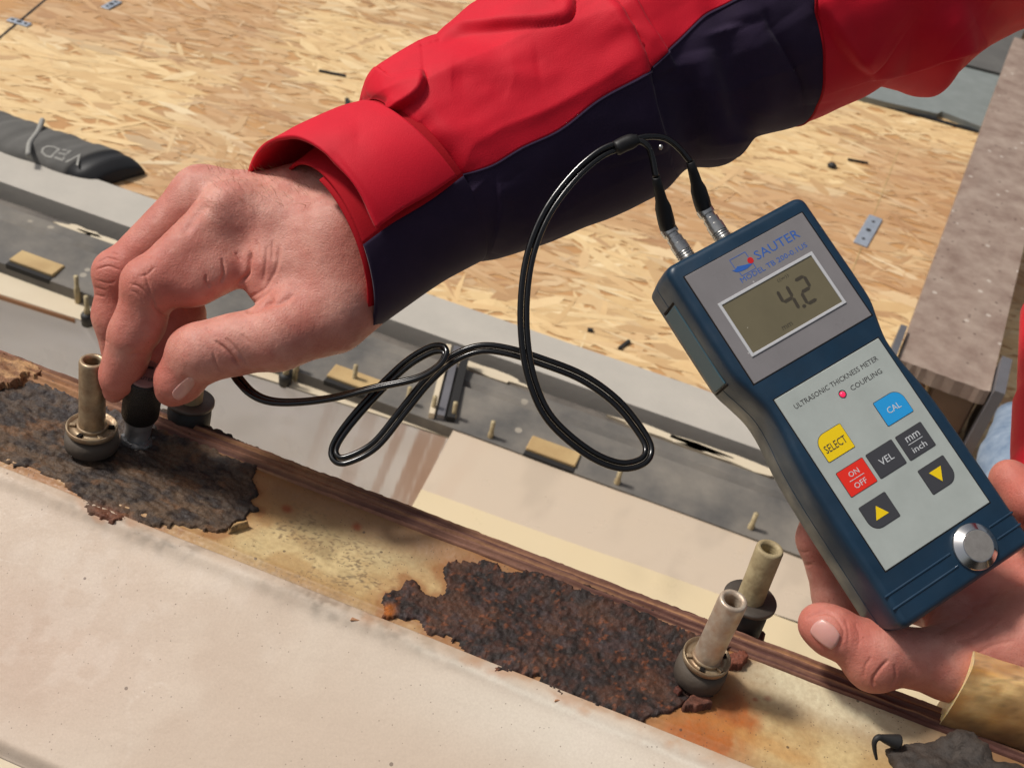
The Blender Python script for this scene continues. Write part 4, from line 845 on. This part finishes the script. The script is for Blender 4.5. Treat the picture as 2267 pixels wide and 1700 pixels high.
folds = [
    ([(838, 262), (890, 240), (928, 216), (938, 190), (936, 160)], 4.6, 9, 's', -1), ([(790, 232), (830, 222), (850, 235)], -1.5, 3, 'g', 0),
    ([(975, 92), (1040, 72), (1130, 62), (1235, 54), (1262, 34), (1262, -20)], 4.4, 12, 's', -1), ([(940, 170), (1020, 152), (1100, 158), (1190, 145)], 2.0, 7, 'g', 0), ([(1000, 168), (1060, 170), (1130, 190)], -1.0, 5, 'g', 0),
    ([(1330, -20), (1392, 78), (1438, 200), (1478, 330)], 5.0, 16, 's', 1), ([(1385, -30), (1440, 60), (1497, 150)], 4.0, 10, 's', 1),
    ([(900, 300), (980, 370), (1040, 430)], -3.2, 8, 'g', 0), ([(1100, 405), (1104, 470), (1085, 560)], 1.4, 5, 's', -1), ([(1130, 400), (1180, 470), (1200, 530)], 1.0, 8, 'g', 0),
    ([(1500, 150), (1530, 260), (1530, 370)], -3.0, 7, 'g', 0), ([(1560, 110), (1588, 240), (1600, 345)], 3.2, 9, 'g', 0), ([(1600, 70), (1632, 190), (1650, 310)], -4.2, 7, 'g', 0), ([(1655, 60), (1690, 170), (1690, 290)], 2.6, 8, 'g', 0), ([(1580, -40), (1600, 30), (1612, 66)], -2.2, 6, 'g', 0), ([(1640, -40), (1640, 10), (1650, 50)], 1.6, 6, 'g', 0),
    ([(1692, 22), (1714, 72), (1748, 133), (1775, 190), (1786, 270)], -1.6, 1.8, 'g', 0), ([(1775, -30), (1837, 65), (1885, 127), (1925, 160)], 4.6, 16, 's', -1), ([(1740, 40), (1800, 130), (1815, 230)], 1.6, 9, 'g', 0), ([(1930, 178), (1990, 158), (2070, 135), (2180, 102)], 4.2, 12, 's', -1), ([(2100, -40), (2180, 20), (2280, 45)], -3, 10, 'g', 0), ([(1980, -60), (2060, 40), (2120, 90)], 1.8, 14, 'g', 0)]
Vs = carve(Vs, Fg, folds)
Nn = vnormals(Vs, Fg); ra = Vs @ (SA * .8 + UP * .6); rb = Vs @ (UP * .8 - SA * .6); rd = 1 - np.abs(2 * fbm(ra * 14 + 2 * fbm(rb * 20, ra * 9, 4), rb * 30, 3, 3) - 1)
Vs = Vs + Nn * (.0020 * (fbm(Vs[:, 0] * 26, Vs[:, 1] * 26, Vs[:, 2] * 26, 3) - .5) + .0042 * (rd - .75) + .0004 * (fbm(ra * 130, rb * 130, 5, 2) - .5))[:, None]
G = Vs.reshape(nr_, nc_, 3); iseam = 11 * PER; kA = KA
def shell(name, G, mat, parent, thick=.0012, **kw):
    a, b = G.shape[:2]; o = mobj(name, G.reshape(-1, 3), grid_faces(a, b, flip=True), mat, parent, **kw)
    md = o.modifiers.new('cloth thickness', 'SOLIDIFY'); md.thickness = thick; md.offset = -1; return o
sleeve = shell('jacket_sleeve', G[:iseam + 1, :kA + 1], M['red'], pers); sleeve['label'] = 'red outer sleeve reaching in from the upper right'
shell('navy_panel', G[:iseam + 1, kA:], M['navy'], sleeve); shell('upper_sleeve', G[iseam:], M['red'], sleeve)
for kk in (kA,):                                      # raised seam between the cloths, and the cross seam
    V, F = tube(G[2:iseam, kA + 1], .0005, 6); mobj('seam', V, F, M['navy'], sleeve)
V, F = tube(G[iseam, kA - 4:kA + 130:2], .0006, 6); mobj('seam', V, F, M['red2'], sleeve)
def stitches(path, off, parent, mat, pitch=.0026, dash=.0016, r=.00022):
    d = np.linalg.norm(np.diff(path, axis=0), axis=1); L = np.concatenate([[0], np.cumsum(d)]); at = lambda q: np.array([np.interp(q, L, path[:, i]) for i in range(3)]); vv, ff = [], []
    for q in np.arange(0, L[-1] - dash, pitch):
        a, b = at(q), at(q + dash); n = CAM - a; n /= np.linalg.norm(n); tv, tf = tube(np.array([a + n * off, (a + b) / 2 + n * (off + .0002), b + n * off]), r, 5); ff += [[i + len(vv) for i in f] for f in tf]; vv += tv.tolist()
    mobj('stitching', np.array(vv), ff, mat, parent)['kind'] = 'stuff'
M['thread'] = material('thread', srgb(186, 8, 34), rough=.7); M['thread2'] = material('navy_thread', srgb(70, 56, 84), rough=.7)

# stitched cuff: base cuff (red and navy), red outer band, lining strip
cb = seam_rows([((640, 372), (838, 556), (812, 743), .4575, .031, 92), ((690, 335), (900, 512), (885, 690), .4615, .033, 85), ((760, 275), (970, 470), (985, 620), .466, .036, 72), ((808, 240), (1015, 440), (1075, 570), .4695, .0385, 64)])
Gc = loft(cb, 110, 60, 12); a_, b_ = Gc.shape[:2]
Vc = carve(Gc.reshape(-1, 3), grid_faces(a_, b_, flip=True), [([(850, 300), (900, 420), (905, 500)], .8, 7, 'g', 0), ([(1000, 470), (990, 540), (960, 600)], .8, 8, 'g', 0), ([(900, 600), (960, 560), (1020, 500)], -.7, 8, 'g', 0)]); Gc = Vc.reshape(a_, b_, 3)
cuff = shell('cuff', Gc[:, :111], M['red2'], sleeve, .0014); shell('cuff_panel', Gc[:, 110:], M['navy'], sleeve, .0014)
ln_ = catmull(np.array([[*r[0], r[1], *r[2], r[3], r[4], r[5]] for r in seam_rows([((628, 378), (826, 560), (797, 741), .4568, .0295, 92), ((700, 340), (895, 520), (885, 680), .4615, .0305, 85)])]), 8)
shell('cuff_lining', np.array([section(r[0:2], r[3:5], r[5], r[6], r[7], np.linspace(.9, np.pi + 1.2, 90), grow=-.0012) for r in ln_]), M['red2'], sleeve, .0008)
bands = [((566, 338), (868, 524), (826, 738), .4545, .0355, 150), ((640, 300), (905, 498), (900, 690), .4590, .0375, 122), ((720, 265), (965, 466), (995, 630), .4640, .0395, 92), ((775, 250), (1008, 441), (1070, 578), .4680, .041, 68)]
rowsb = seam_rows(bands); key = np.array([[*r[0], r[1], *r[2], r[3], r[4], r[5]] for r in rowsb]); dense = catmull(key, 12)
Gb = np.array([section(r[0:2], r[3:5], r[5], r[6], r[7], np.linspace(-1.9, r[2], 120)) for r in dense]); a_, b_ = Gb.shape[:2]
Vb = carve(Gb.reshape(-1, 3), grid_faces(a_, b_, flip=True), [([(735, 340), (800, 425), (866, 525)], -1.2, 1.5, 'g', 0), ([(640, 320), (700, 300), (790, 300)], 1.0, 6, 'g', 0), ([(800, 300), (880, 400), (940, 470)], .8, 8, 'g', 0)]); Gb = Vb.reshape(a_, b_, 3)
cbd = shell('cuff_band', Gb, M['red'], sleeve, .0016); 
# red sleeve and jeans of the same person at the right edge
tv, tf = tube(catmull([P(2330, 700, .70), P(2322, 900, .62), P(2318, 1050, .57), P(2360, 1190, .52), P(2470, 1330, .475)], 8), np.array(np.linspace(.040, .036, 8).tolist() * 4 + [.036]) * .5 * np.concatenate([np.full(17, .9), np.linspace(.9, 1.7, 16)]), 24)
o = mobj('jacket_sleeve', tv, tf, M['red'], pers); o['label'] = 'red sleeve sliver at the right edge of the photo'
tv, tf = tube(catmull([P(2250, 930, 1.15), P(2255, 1040, 1.05), P(2310, 1200, 1.0), P(2400, 1500, .98)], 8), .062 * np.linspace(.32, 1, 25), 24); n_ = fbm(tv[:, 0] * 30, tv[:, 1] * 30, tv[:, 2] * 30)
mobj('jeans_leg', tv + (n_ - .5)[:, None] * .01 * RT, tf, M['jean'], pers)
# ================================================================== METER
RM = np.array([[0.7304246491237538, -0.6764642187855784, 0.07794865396693566], [0.5905555720084807, 0.5725975615217163, -0.5646612494133896], [0.33873108932342766, 0.4600532216976755, 0.8183849611590747]])
TM = np.array([0.07451822905409433, 0.3910313278313392, 0.12670692249167675])
MW = Matrix(((*RM[0], TM[0]), (*RM[1], TM[1]), (*RM[2], TM[2]), (0, 0, 0, 1)))
meter = empty('thickness_meter', label='dark blue handheld thickness meter showing 4.2, held at the right', cat='meter', mat=MW)
def W2(x, y, z): return TM + RM @ (np.array([x, y, z]) * .001)
def lm(name, V, F, mat, parent=None, smooth=False, **kw):
    p = parent or meter; V = np.asarray(V, float) * .001
    return mobj(name, V, F, M[mat], p, smooth=smooth, local=True, **kw)
def rbox(x0, x1, y0, y1, z0, z1, r=.4):
    return box_axes(((x0 + x1) / 2, (y0 + y1) / 2, (z0 + z1) / 2), (abs(x1 - x0) / 2, 0, 0), (0, abs(y1 - y0) / 2, 0), (0, 0, abs(z1 - z0) / 2), r)
def prism(poly, z0, z1, r=0):
    n = len(poly); V = [(x, y, z0) for x, y in poly] + [(x, y, z1) for x, y in poly]
    F = [list(range(n))[::-1], list(range(n, 2 * n))] + [[i, (i + 1) % n, n + (i + 1) % n, n + i] for i in range(n)]
    a = sum(poly[i][0] * poly[(i + 1) % n][1] - poly[(i + 1) % n][0] * poly[i][1] for i in range(n))
    if a < 0: F = [f[::-1] for f in F]
    return V, F
# outline, going round: right side down, bottom, left side up, top
hw = catmull([(33, 3), (33, -12), (33, -32), (32.6, -42), (30.4, -50), (28.6, -58), (28.8, -67), (30.3, -78), (31.2, -92), (31.4, -115), (31.4, -143)], 6)
def corner(cx, cy, r, a0, a1, n=7): return [(cx + r * math.cos(math.radians(a)), cy + r * math.sin(math.radians(a))) for a in np.linspace(a0, a1, n)]
right = [(x, y) for x, y in hw]
br_ = corner(31.4 - 4, -144 , 4, 0, -90); tr_ = corner(33 - 4.5, 2.5, 4.5, 90, 0)
out = np.array(tr_ + right[1:-1] + br_ + [(-x, y) for x, y in br_[::-1]] + [(-x, y) for x, y in right[1:-1][::-1]] + [(-x, y) for x, y in tr_[::-1]])
tang = np.roll(out, -1, 0) - np.roll(out, 1, 0); nrm2 = np.stack([-tang[:, 1], tang[:, 0]], -1); nrm2 /= np.linalg.norm(nrm2, axis=1)[:, None]
ctr = np.array([0, -70]);
if ((out - ctr) * nrm2).sum() < 0: nrm2 = -nrm2
rings = [(-30, -4), (-29.2, -2.2), (-27, -1), (-16.4, -.2), (-16.1, -.6), (-15.8, -.6), (-15.5, -.1), (-8, 0), (-3.0, -.3), (-1.2, -.9), (-.35, -1.9), (0, -3.0)]
V = np.concatenate([np.column_stack([out + nrm2 * off, np.full(len(out), zz)]) for zz, off in rings]); n = len(out)
F = grid_faces(len(rings), n, True).tolist() + [list(range(n)), list(range((len(rings) - 1) * n, len(rings) * n))]
case = lm('case', V, F, 'case', smooth=True); fix_normals(case)
md = case.modifiers.new('edge', 'EDGE_SPLIT'); md.split_angle = math.radians(38)
V, F = rbox(-33.35, -32.2, -6, -41, -22, -9.5, .3); lm('battery_cover', V, F, 'case2')
V, F = rbox(-33.2, -32.4, -4.6, -5.6, -22.4, -9.2, .1); lm('cover_gap', V, F, 'dark')
V, F = rbox(-33.2, -32.4, -41.4, -42.2, -22.4, -9.2, .1); lm('cover_gap', V, F, 'dark')
for y0 in (-134.6, -139.6):
    for x0, x1 in ((-30.4, .2), (18.8, 30.4)): V, F = rbox(x0, x1, y0 - .45, y0 + .45, -.6, .35, .3); lm('ridge', V, F, 'case')
def frame_poly(x0, x1, y0, y1): return [(x0, y0), (x1, y0), (x1, y1), (x0, y1)]
# display
V, F = rbox(-28.4, 28.4, -47.6, .4, -.5, .04, .1); lm('panel_recess', V, F, 'dark')
V, F = rbox(-27.8, 27.8, -47.2, 0, -.5, .32, .2); dp = lm('display_panel', V, F, 'panel1')
o_, i_ = (-22.9, 21.7, -38.4, -15.0), (-21.7, 20.5, -37.3, -16.2)
for q in ((o_[0], i_[0], o_[2], o_[3]), (i_[1], o_[1], o_[2], o_[3]), (i_[0], i_[1], o_[2], i_[2]), (i_[0], i_[1], i_[3], o_[3])):
    V, F = rbox(*q, .2, .75, .12); lm('bezel', V, F, 'bezel', dp)
V, F = rbox(i_[0], i_[1], i_[2], i_[3], .1, .42, .05); lm('lcd_screen', V, F, 'lcd', dp)
def seg_digit(cx, cy, w, h, segs, mat='seg', slant=.08, th=1.35):
    pos = {'a': (0, h / 2, 1), 'g': (0, 0, 1), 'd': (0, -h / 2, 1), 'b': (w / 2, h / 4, 0), 'c': (w / 2, -h / 4, 0), 'f': (-w / 2, h / 4, 0), 'e': (-w / 2, -h / 4, 0)}
    for s in segs:
        x, y, hor = pos[s]; L = (w if hor else h / 2) - th * .12; k = th / 2
        pl = [(-L / 2, 0), (-L / 2 + k, k), (L / 2 - k, k), (L / 2, 0), (L / 2 - k, -k), (-L / 2 + k, -k)]
        if not hor: pl = [(b, a) for a, b in pl]
        pl = [(cx + x + a + slant * (y + b), cy + y + b) for a, b in pl]
        V, F = prism(pl, .3, .46); lm('digit_segment', V, F, mat, dp)
seg_digit(2.2, -26.6, 4.4, 10.0, 'fgbc'); seg_digit(10.6, -26.6, 4.4, 10.0, 'abged')
V, F = prism([(6.3 + .85 * math.cos(a), -31.6 + .75 * math.sin(a)) for a in np.linspace(0, 6.28, 10)[:-1]], .3, .46); lm('decimal_point', V, F, 'seg', dp)
def text(name, s, cx, cy, width, height, mat, parent, z=.5, rot=0, local=True, bold=0.0, Mx=None):
    cu = bpy.data.curves.new(name, 'FONT'); cu.body = s; cu.align_x = 'CENTER'; cu.align_y = 'CENTER'; cu.size = 1; cu.resolution_u = 2; cu.offset = bold
    ob = bpy.data.objects.new(name, cu); COL.objects.link(ob); dg = bpy.context.evaluated_depsgraph_get(); me = bpy.data.meshes.new_from_object(ob.evaluated_get(dg))
    V = np.array([v.co[:] for v in me.vertices]); F = [list(p.vertices) for p in me.polygons]; bpy.data.objects.remove(ob); bpy.data.curves.remove(cu); bpy.data.meshes.remove(me)
    lo, hi = V.min(0), V.max(0); V = V - (lo + hi) / 2; V[:, 0] *= width / (hi[0] - lo[0]); V[:, 1] *= height / (hi[1] - lo[1])
    c, sn = math.cos(rot), math.sin(rot); V = np.column_stack([V[:, 0] * c - V[:, 1] * sn + cx, V[:, 0] * sn + V[:, 1] * c + cy, np.full(len(V), z)])
    # a little body so that the print is solid
    n = len(V); V2 = np.vstack([V, V - [0, 0, .08]]); E = {}
    for f in F:
        for i in range(len(f)):
            k = (f[i], f[(i + 1) % len(f)]); E[k] = 1
    side = [[a, a + n, b + n, b] for (a, b) in E if (b, a) not in E]
    if local: return lm(name, V2, F + side, mat, parent)
    return mobj(name, (Mx(V2) if Mx else V2), F + side, M[mat], parent, smooth=False)
text('wave_print', '((w))', 5.4, -18.5, 5.2, 1.7, 'seg', dp, .45); text('unit_print', 'mm', -4.0, -34.9, 4.6, 1.5, 'seg', dp, .45)
text('brand_print', 'SAUTER', 11.2, -6.1, 20.6, 3.6, 'blue', dp, .37); text('model_print', 'MODEL TB 200-0.1US', 6.0, -11.6, 31.2, 2.0, 'blue', dp, .37)
for q in ((-8.9, -1.7, -2.9, -2.65), (-9.0, -8.75, -6.6, -2.7), (-1.8, -1.55, -5.5, -2.7), (-8.2, -1.5, -10.3, -10.05), (-8.3, -8.05, -10.2, -8.6), (-1.6, -1.35, -10.2, -7.6)): V, F = rbox(q[0], q[1], q[2], q[3], .28, .38, .02); lm('logo_line', V, F, 'blue', dp)
sw = [(-10.4, -6.6), (-9.2, -6.9), (-7.6, -6.2), (-5.0, -7.0), (-2.8, -7.5), (-1.3, -7.6), (-2.2, -8.2), (-4.5, -8.7), (-7.2, -8.6), (-9.0, -8.1), (-9.6, -7.6)]
V, F = prism(sw, .28, .4); lm('logo_swoosh', V, F, 'blue', dp)
V, F = prism([(-1.7 + 1.25 * math.cos(a), -6.6 + 1.25 * math.sin(a)) for a in np.linspace(0, 6.283, 19)[:-1]], .28, .42); lm('logo_dot', V, F, 'redp', dp)
# keypad
yk0 = -47.2 - 8.6; V, F = rbox(-25.2, 25.2, yk0 - 72, yk0 + .5, -.5, .04, .1); lm('panel_recess', V, F, 'dark')
V, F = rbox(-24.7, 24.7, yk0 - 71.5, yk0, -.5, .32, .2); kp = lm('keypad_panel', V, F, 'panel2')
def key(x0, y0, mat, rc, name='key'):
    x1, y1 = x0 + 12, y0 - 9.8; r = 4.2; c4 = [(x0, y1), (x1, y1), (x1, y0), (x0, y0)]; arcs = {0: (180, 270), 1: (270, 360), 2: (0, 90), 3: (90, 180)}; ic = {0: (1, 1), 1: (-1, 1), 2: (-1, -1), 3: (1, -1)}
    def poly(g):
        pl = []
        for k, (x, y) in enumerate(c4):
            rr = r if k == rc else .3; cx, cy = x + ic[k][0] * rr, y + ic[k][1] * rr; pl += corner(cx, cy, rr + g, *arcs[k], n=9 if k == rc else 3)
        return pl
    V, F = prism(poly(.22), .25, .40); lm('key_border', V, F, 'ink', kp); V, F = prism(poly(0), .3, .52); return lm(name, V, F, mat, kp)
KT = .60
k = key(7.6, -75.4, 'kcal', 2); text('key_print', 'CAL', 13.6, -80.5, 6.0, 2.4, 'whitep', k, KT)
k = key(-20.2, -75.2, 'ksel', 3); text('key_print', 'SELECT', -14.2, -80.7, 9.6, 2.9, 'ink', k, KT)
k = key(7.4, -90.0, 'kgr', -1); text('key_print', 'mm', 13.4, -92.9, 6.2, 1.9, 'whitep', k, KT); V, F = rbox(10.0, 16.8, -94.9, -94.65, .5, .6, .02); lm('key_line', V, F, 'whitep', k); text('key_print', 'inch', 13.4, -97.2, 6.4, 2.3, 'whitep', k, KT)
k = key(-6.5, -89.8, 'kgr', -1); text('key_print', 'VEL', -.5, -94.7, 6.2, 2.5, 'whitep', k, KT)
k = key(-20.3, -89.7, 'kon', -1); text('key_print', 'ON', -14.3, -92.6, 4.4, 2.0, 'whitep', k, KT); V, F = rbox(-17.6, -11.0, -94.8, -94.55, .5, .6, .02); lm('key_line', V, F, 'whitep', k); text('key_print', 'OFF', -14.3, -97.0, 5.4, 2.1, 'whitep', k, KT)
k = key(7.4, -104.4, 'kgr', 1); V, F = prism([(13.4, -112.0), (16.2, -107.0), (10.6, -107.0)][::-1], .5, .62); lm('arrow', V, F, 'ksel', k)
k = key(-20.3, -104.2, 'kgr', 0); V, F = prism([(-14.3, -106.6), (-11.4, -111.0), (-17.2, -111.0)], .5, .62); lm('arrow', V, F, 'ksel', k)
text('title_print', 'ULTRASONIC THICKNESS METER', 0, -61.8, 39.2, 1.9, 'ink', kp, .38); text('coupling_print', 'COUPLING', 10.7, -66.6, 14.6, 1.9, 'ink', kp, .38)
Vl, Fl = lathe([(1.5, .2), (1.5, .5), (1.3, .52), (1.2, .3)], 24, (-.6, -66.6, 0)); lm('led_ring', Vl, Fl, 'dark', kp); Vl, Fl = lathe([(1.2, .2), (1.1, .6), (.7, 1.0), (.2, 1.15)], 24, (-.7, -66.8, 0)); lm('led', Vl, Fl, 'led', kp, smooth=True)
Vl, Fl = lathe([(8.5, -1), (8.6, .8), (8.4, 1.2), (5.9, 3.2), (5.7, 3.25)], 64, (9.5, -137.2, 0)); dk_ = lm('calibration_disc', Vl, Fl, 'chrome', smooth=True); m_ = dk_.modifiers.new('edge', 'EDGE_SPLIT'); m_.split_angle = .35
Vl, Fl = lathe([(5.65, 3.0), (5.6, 3.35), (5.3, 3.38)], 48, (9.5, -137.2, 0)); lm('disc_face', Vl, Fl, 'discface', dk_)
for cx in (-15.5, 2.0):
    Vl, Fl = lathe([(5.2, 0), (5.2, 1.2), (4.6, 1.6), (4.4, 1.6)], 28, (cx, 6.8, -15), (0, 1, 0)); lm('socket_ring', Vl, Fl, 'silver', smooth=True)

# ================================================================== PROBE
pb0 = onZ(304, 962, .0022); pb1 = P(322, 828, .4545); pax = pb1 - pb0; plen = np.linalg.norm(pax); pax /= plen
probe = empty('ultrasonic_probe', pb0, 'small black knurled probe with steel tip held between thumb and finger', 'probe')
k = plen
g0 = .37 * k
V, F = lathe([(.0048, 0), (.0053, .0008), (.0053, g0 * .52), (.0056, g0 * .54), (.0056, g0 * .66), (.0068, g0 * .9), (.0071, g0)], 48, pb0, pax); o = mobj('steel_tip', V, F, M['tip'], probe); m_ = o.modifiers.new('edge', 'EDGE_SPLIT'); m_.split_angle = .3
V, F = lathe([(.0066, g0), (.0074, g0 + .0006), (.0074, k - .0008), (.0069, k)], 64, pb0, pax); gp = mobj('knurled_grip', V, F, M['grip'], probe)
nt = M['grip'].copy(); nt.name = 'knurled_rubber'; nd = nt.node_tree; bp_n = [q for q in nd.nodes if q.type == 'BUMP'][0]; vt = nd.nodes.new('ShaderNodeTexVoronoi'); vt.inputs['Scale'].default_value = 1500; tcn = [q for q in nd.nodes if q.type == 'MAPPING'][0]; nd.links.new(tcn.outputs[0], vt.inputs['Vector']); nd.links.new(vt.outputs['Distance'], bp_n.inputs['Height']); bp_n.inputs['Strength'].default_value = .9; bp_n.inputs['Distance'].default_value = .0005
gp.data.materials.clear(); gp.data.materials.append(nt)
M['label'] = material('probe_label', srgb(150, 112, 106), rough=.5)
V, F = lathe([(.0067, k), (.0066, k + .0004), (.0058, k + .0004)], 40, pb0, pax); lb = mobj('label_disc', V, F, M['label'], probe)
xa = RT - pax * (RT @ pax); xa /= np.linalg.norm(xa); ya = np.cross(pax, xa)
text('label_print', 'SAUTER', 0, 0, 1, 1, 'ink', lb, 0, local=False, Mx=lambda Q: pb0 + pax * (k + .0008) + np.outer(Q[:, 0] * .0072, xa) + np.outer(Q[:, 1] * .0016 - .0026, ya) + np.outer(Q[:, 2] * .001, pax))
V, F = box_axes(pb0 + pax * (k + .0007) + ya * .003 + xa * .001, xa * .0016, ya * .0004, pax * .0002); mobj('label_mark', V, F, M['ink'], lb, smooth=False)
gv, gf = [], []
for x, y, r, h in ((306, 964, .0074, .0006), (338, 957, .0020, .0011), (342, 968, .0013, .0008), (276, 966, .0016, .0008)):
    tv, tf = lathe([(r, -.0012), (r * .97, h * .2), (r * .8, h * .8), (r * .15, h)], 40, onZ(x, y, .0022)); ctr_ = tv.mean(0); a_ = np.arctan2(tv[:, 1] - ctr_[1], tv[:, 0] - ctr_[0]); tv = ctr_ + (tv - ctr_) * (1 + .28 * (fbm(np.cos(a_) * 2 + 5 + x, np.sin(a_) * 2 + 5) - .5) * 2)[:, None] * [1, 1, 0] + (tv - ctr_) * [0, 0, 1] - (tv - ctr_) * 0
    gf += [[i + len(gv) for i in f] for f in tf]; gv += tv.tolist()
o = mobj('couplant_gel', np.array(gv), gf, M['gel']); prop(o, 'clear glossy gel smear round the probe tip', 'gel')

# ================================================================== CABLE
cb_ = empty('probe_cable', P(1160, 650, .43), 'twin black cable looping from the hand up to the meter plugs', 'cable')
CP = [(440, 770, .462), (500, 800, .458), (530, 842, .455), (560, 872, .453), (600, 888, .452), (660, 890, .451), (740, 880, .449), (830, 858, .446), (920, 838, .443), (968, 812, .441), (986, 786, .441), (978, 772, .443), (950, 776, .446), (900, 806, .449), (840, 862, .452), (775, 935, .453), (742, 985, .452), (742, 1012, .450), (768, 1018, .449), (830, 985, .449), (892, 910, .449), (945, 845, .449), (1000, 796, .448), (1060, 772, .447), (1120, 776, .446), (1200, 800, .446), (1290, 836, .447), (1365, 890, .448), (1418, 955, .447), (1436, 995, .445), (1420, 1022, .442), (1370, 1030, .439), (1300, 1000, .436), (1220, 930, .433), (1180, 850, .431), (1162, 760, .430), (1160, 660, .430), (1175, 560, .431), (1212, 470, .433), (1270, 392, .435), (1330, 340, .436), (1385, 318, .437)]
path = catmull([P(*q) for q in CP], 7)
T_, N0, B0 = frames(path, -FW + .4 * UP)
tw = np.linspace(0, 1, len(path)); ang = .55 * np.sin(tw * 9) + .35
side = np.cos(ang)[:, None] * (np.cross(T_, N0)) + np.sin(ang)[:, None] * N0
rc = .00105
for sg in (-1, 1):
    V, F = tube(path + side * rc * sg * 1.12, rc * 1.08, 14); mobj('cable_core', V, F, M['cable'], cb_)
end = path[-1]
def plug(pts, sock, label):
    pp = catmull([P(*q) for q in pts], 8); V, F = tube(pp, rc * 1.2, 14); mobj('cable_tail', V, F, M['cable'], cb_)
    s3 = W2(*sock); ax = RM @ np.array([0, 1.0, 0]); 
    prof = [(.0027, 0), (.0030, .0006), (.0030, .004), (.0034, .0043), (.0034, .0078), (.0030, .008), (.0031, .0105), (.0026, .0108), (.0026, .0122), (.0033, .0125), (.0034, .0152), (.0030, .0155)]
    V, F = lathe(prof, 32, s3, ax); p = mobj('plug', V, F, M['silver'], cb_); m = p.modifiers.new('edge', 'EDGE_SPLIT'); m.split_angle = .5
    for q in range(3):
        V, F = lathe([(.0033, 0), (.00345, .0002), (.00345, .0004), (.0033, .0006)], 28, s3 + ax * (.0014 + q * .0010), ax, False); mobj('plug_ring', V, F, M['silver'], p)
    a = s3 + ax * .0150; b = pp[-1]; d = b - a; L = np.linalg.norm(d); d /= L
    V, F = lathe([(.0030, 0), (.0032, .0004), (.0033, .004), (.0031, L * .42), (.0023, L * .56), (.0019, L * .8), (.0016, L * .99), (.0012, L)], 28, a, d); mobj('strain_relief', V, F, M['boot'], cb_)
plug([(1370, 322, .437), (1410, 312, .437), (1434, 324, .437), (1444, 350, .438), (1452, 392, .439)], (-15.5, 7.6, -15), '')
plug([(1385, 318, .437), (1425, 304, .439), (1470, 306, .443), (1502, 328, .446), (1528, 358, .448)], (2.0, 7.6, -15), '')
tv, tf = tube(catmull([P(1362, 330, .4362), P(1385, 318, .4368), P(1412, 309, .4372)], 6), [.0026, .0028, .0029] + [.0029] * 6 + [.0028, .0026, .0022, .002], 18); mobj('split_sleeve', tv, tf, M['boot'], cb_)
tv, tf = lathe([(.0004, 0), (.0010, .0003), (.0010, .0012), (.0004, .0016)], 12, P(1458, 326, .4345), RT); mobj('sleeve_clip', tv, tf, M['silver'], cb_)

# bitumen lettering, upside down as it lies
xw = -dd; yw = -nn
ob_ = [q for q in bt.children if q.name.startswith('strip_body')][0]; Mb = world_of(bt); bvh_b = BVHTree.FromPolygons([Mb @ v.co for v in ob_.data.vertices], [p.vertices[:] for p in ob_.data.polygons])
def lay(Q):
    R_ = onZ(138, 346, ZD + .025) + np.outer(Q[:, 0] * .062, xw) + np.outer(Q[:, 1] * .020, yw); out_ = []
    for p, q in zip(R_, Q):
        h = bvh_b.ray_cast(Vector((p[0], p[1], 1)), Vector((0, 0, -1))); out_.append([p[0], p[1], (h[0].z if h[0] is not None else p[2]) + .0008 + q[2] * .005])
    return np.array(out_)
text('lettering', 'VED', 0, 0, 1, 1, 'chalk', bt, 0, local=False, Mx=lay)

# ================================================================== TAR at the block
Fd = Field([P(1985, 1655, .41), P(2300, 1740, .39), P(2150, 1560, .40)], .03, .0011); D = Fd.new(); rr = np.random.default_rng(3)
for x, y, d, r in ((1992, 1660, .4085, .0034), (2010, 1672, .4085, .0044), (2040, 1658, .408, .0044), (2085, 1650, .406, .0042), (2120, 1650, .404, .0042), (2025, 1700, .402, .0068), (2075, 1690, .402, .0066), (2150, 1668, .401, .0052), (2125, 1622, .4045, .0036), (2160, 1612, .4035, .003), (2190, 1640, .400, .0035), (2110, 1722, .397, .008), (2190, 1705, .396, .0070), (2250, 1720, .393, .008), (2060, 1740, .396, .008)):
    a = P(x, y, d); Fd.cone(D, a, a + 1e-5, r, r, .004)
V, F = Fd.mesh(D); V = V + vnormals(V, F) * (.0038 * (fbm(V[:, 0] * 260, V[:, 1] * 260, V[:, 2] * 260) - .5) + .002 * (np.floor(4 * fbm(V[:, 0] * 150, V[:, 1] * 150, V[:, 2] * 90, 2)) / 4 - .5))[:, None]
V[:, 2] = .001 + (V[:, 2] - .001) * .8
tr = empty('tar_lump', P(2060, 1690, .40), 'dark grey tar lump with a curled strip, bottom right', 'tar'); mobj('tar_body', V, F, M['tar'], tr)
tv, tf = tube(catmull([P(1507 + x / 2.91, 1130 + y / 2.91, d) for x, y, d in ((1400, 1490, .4085), (1330, 1472, .4075), (1275, 1460, .4065), (1248, 1490, .4065), (1250, 1545, .4075), (1262, 1600, .4085))], 8), np.concatenate([np.linspace(.0028, .0012, 14), np.linspace(.0012, .0005, 27)]), 12); mobj('curled_strip', tv, tf, M['blackr'], tr)
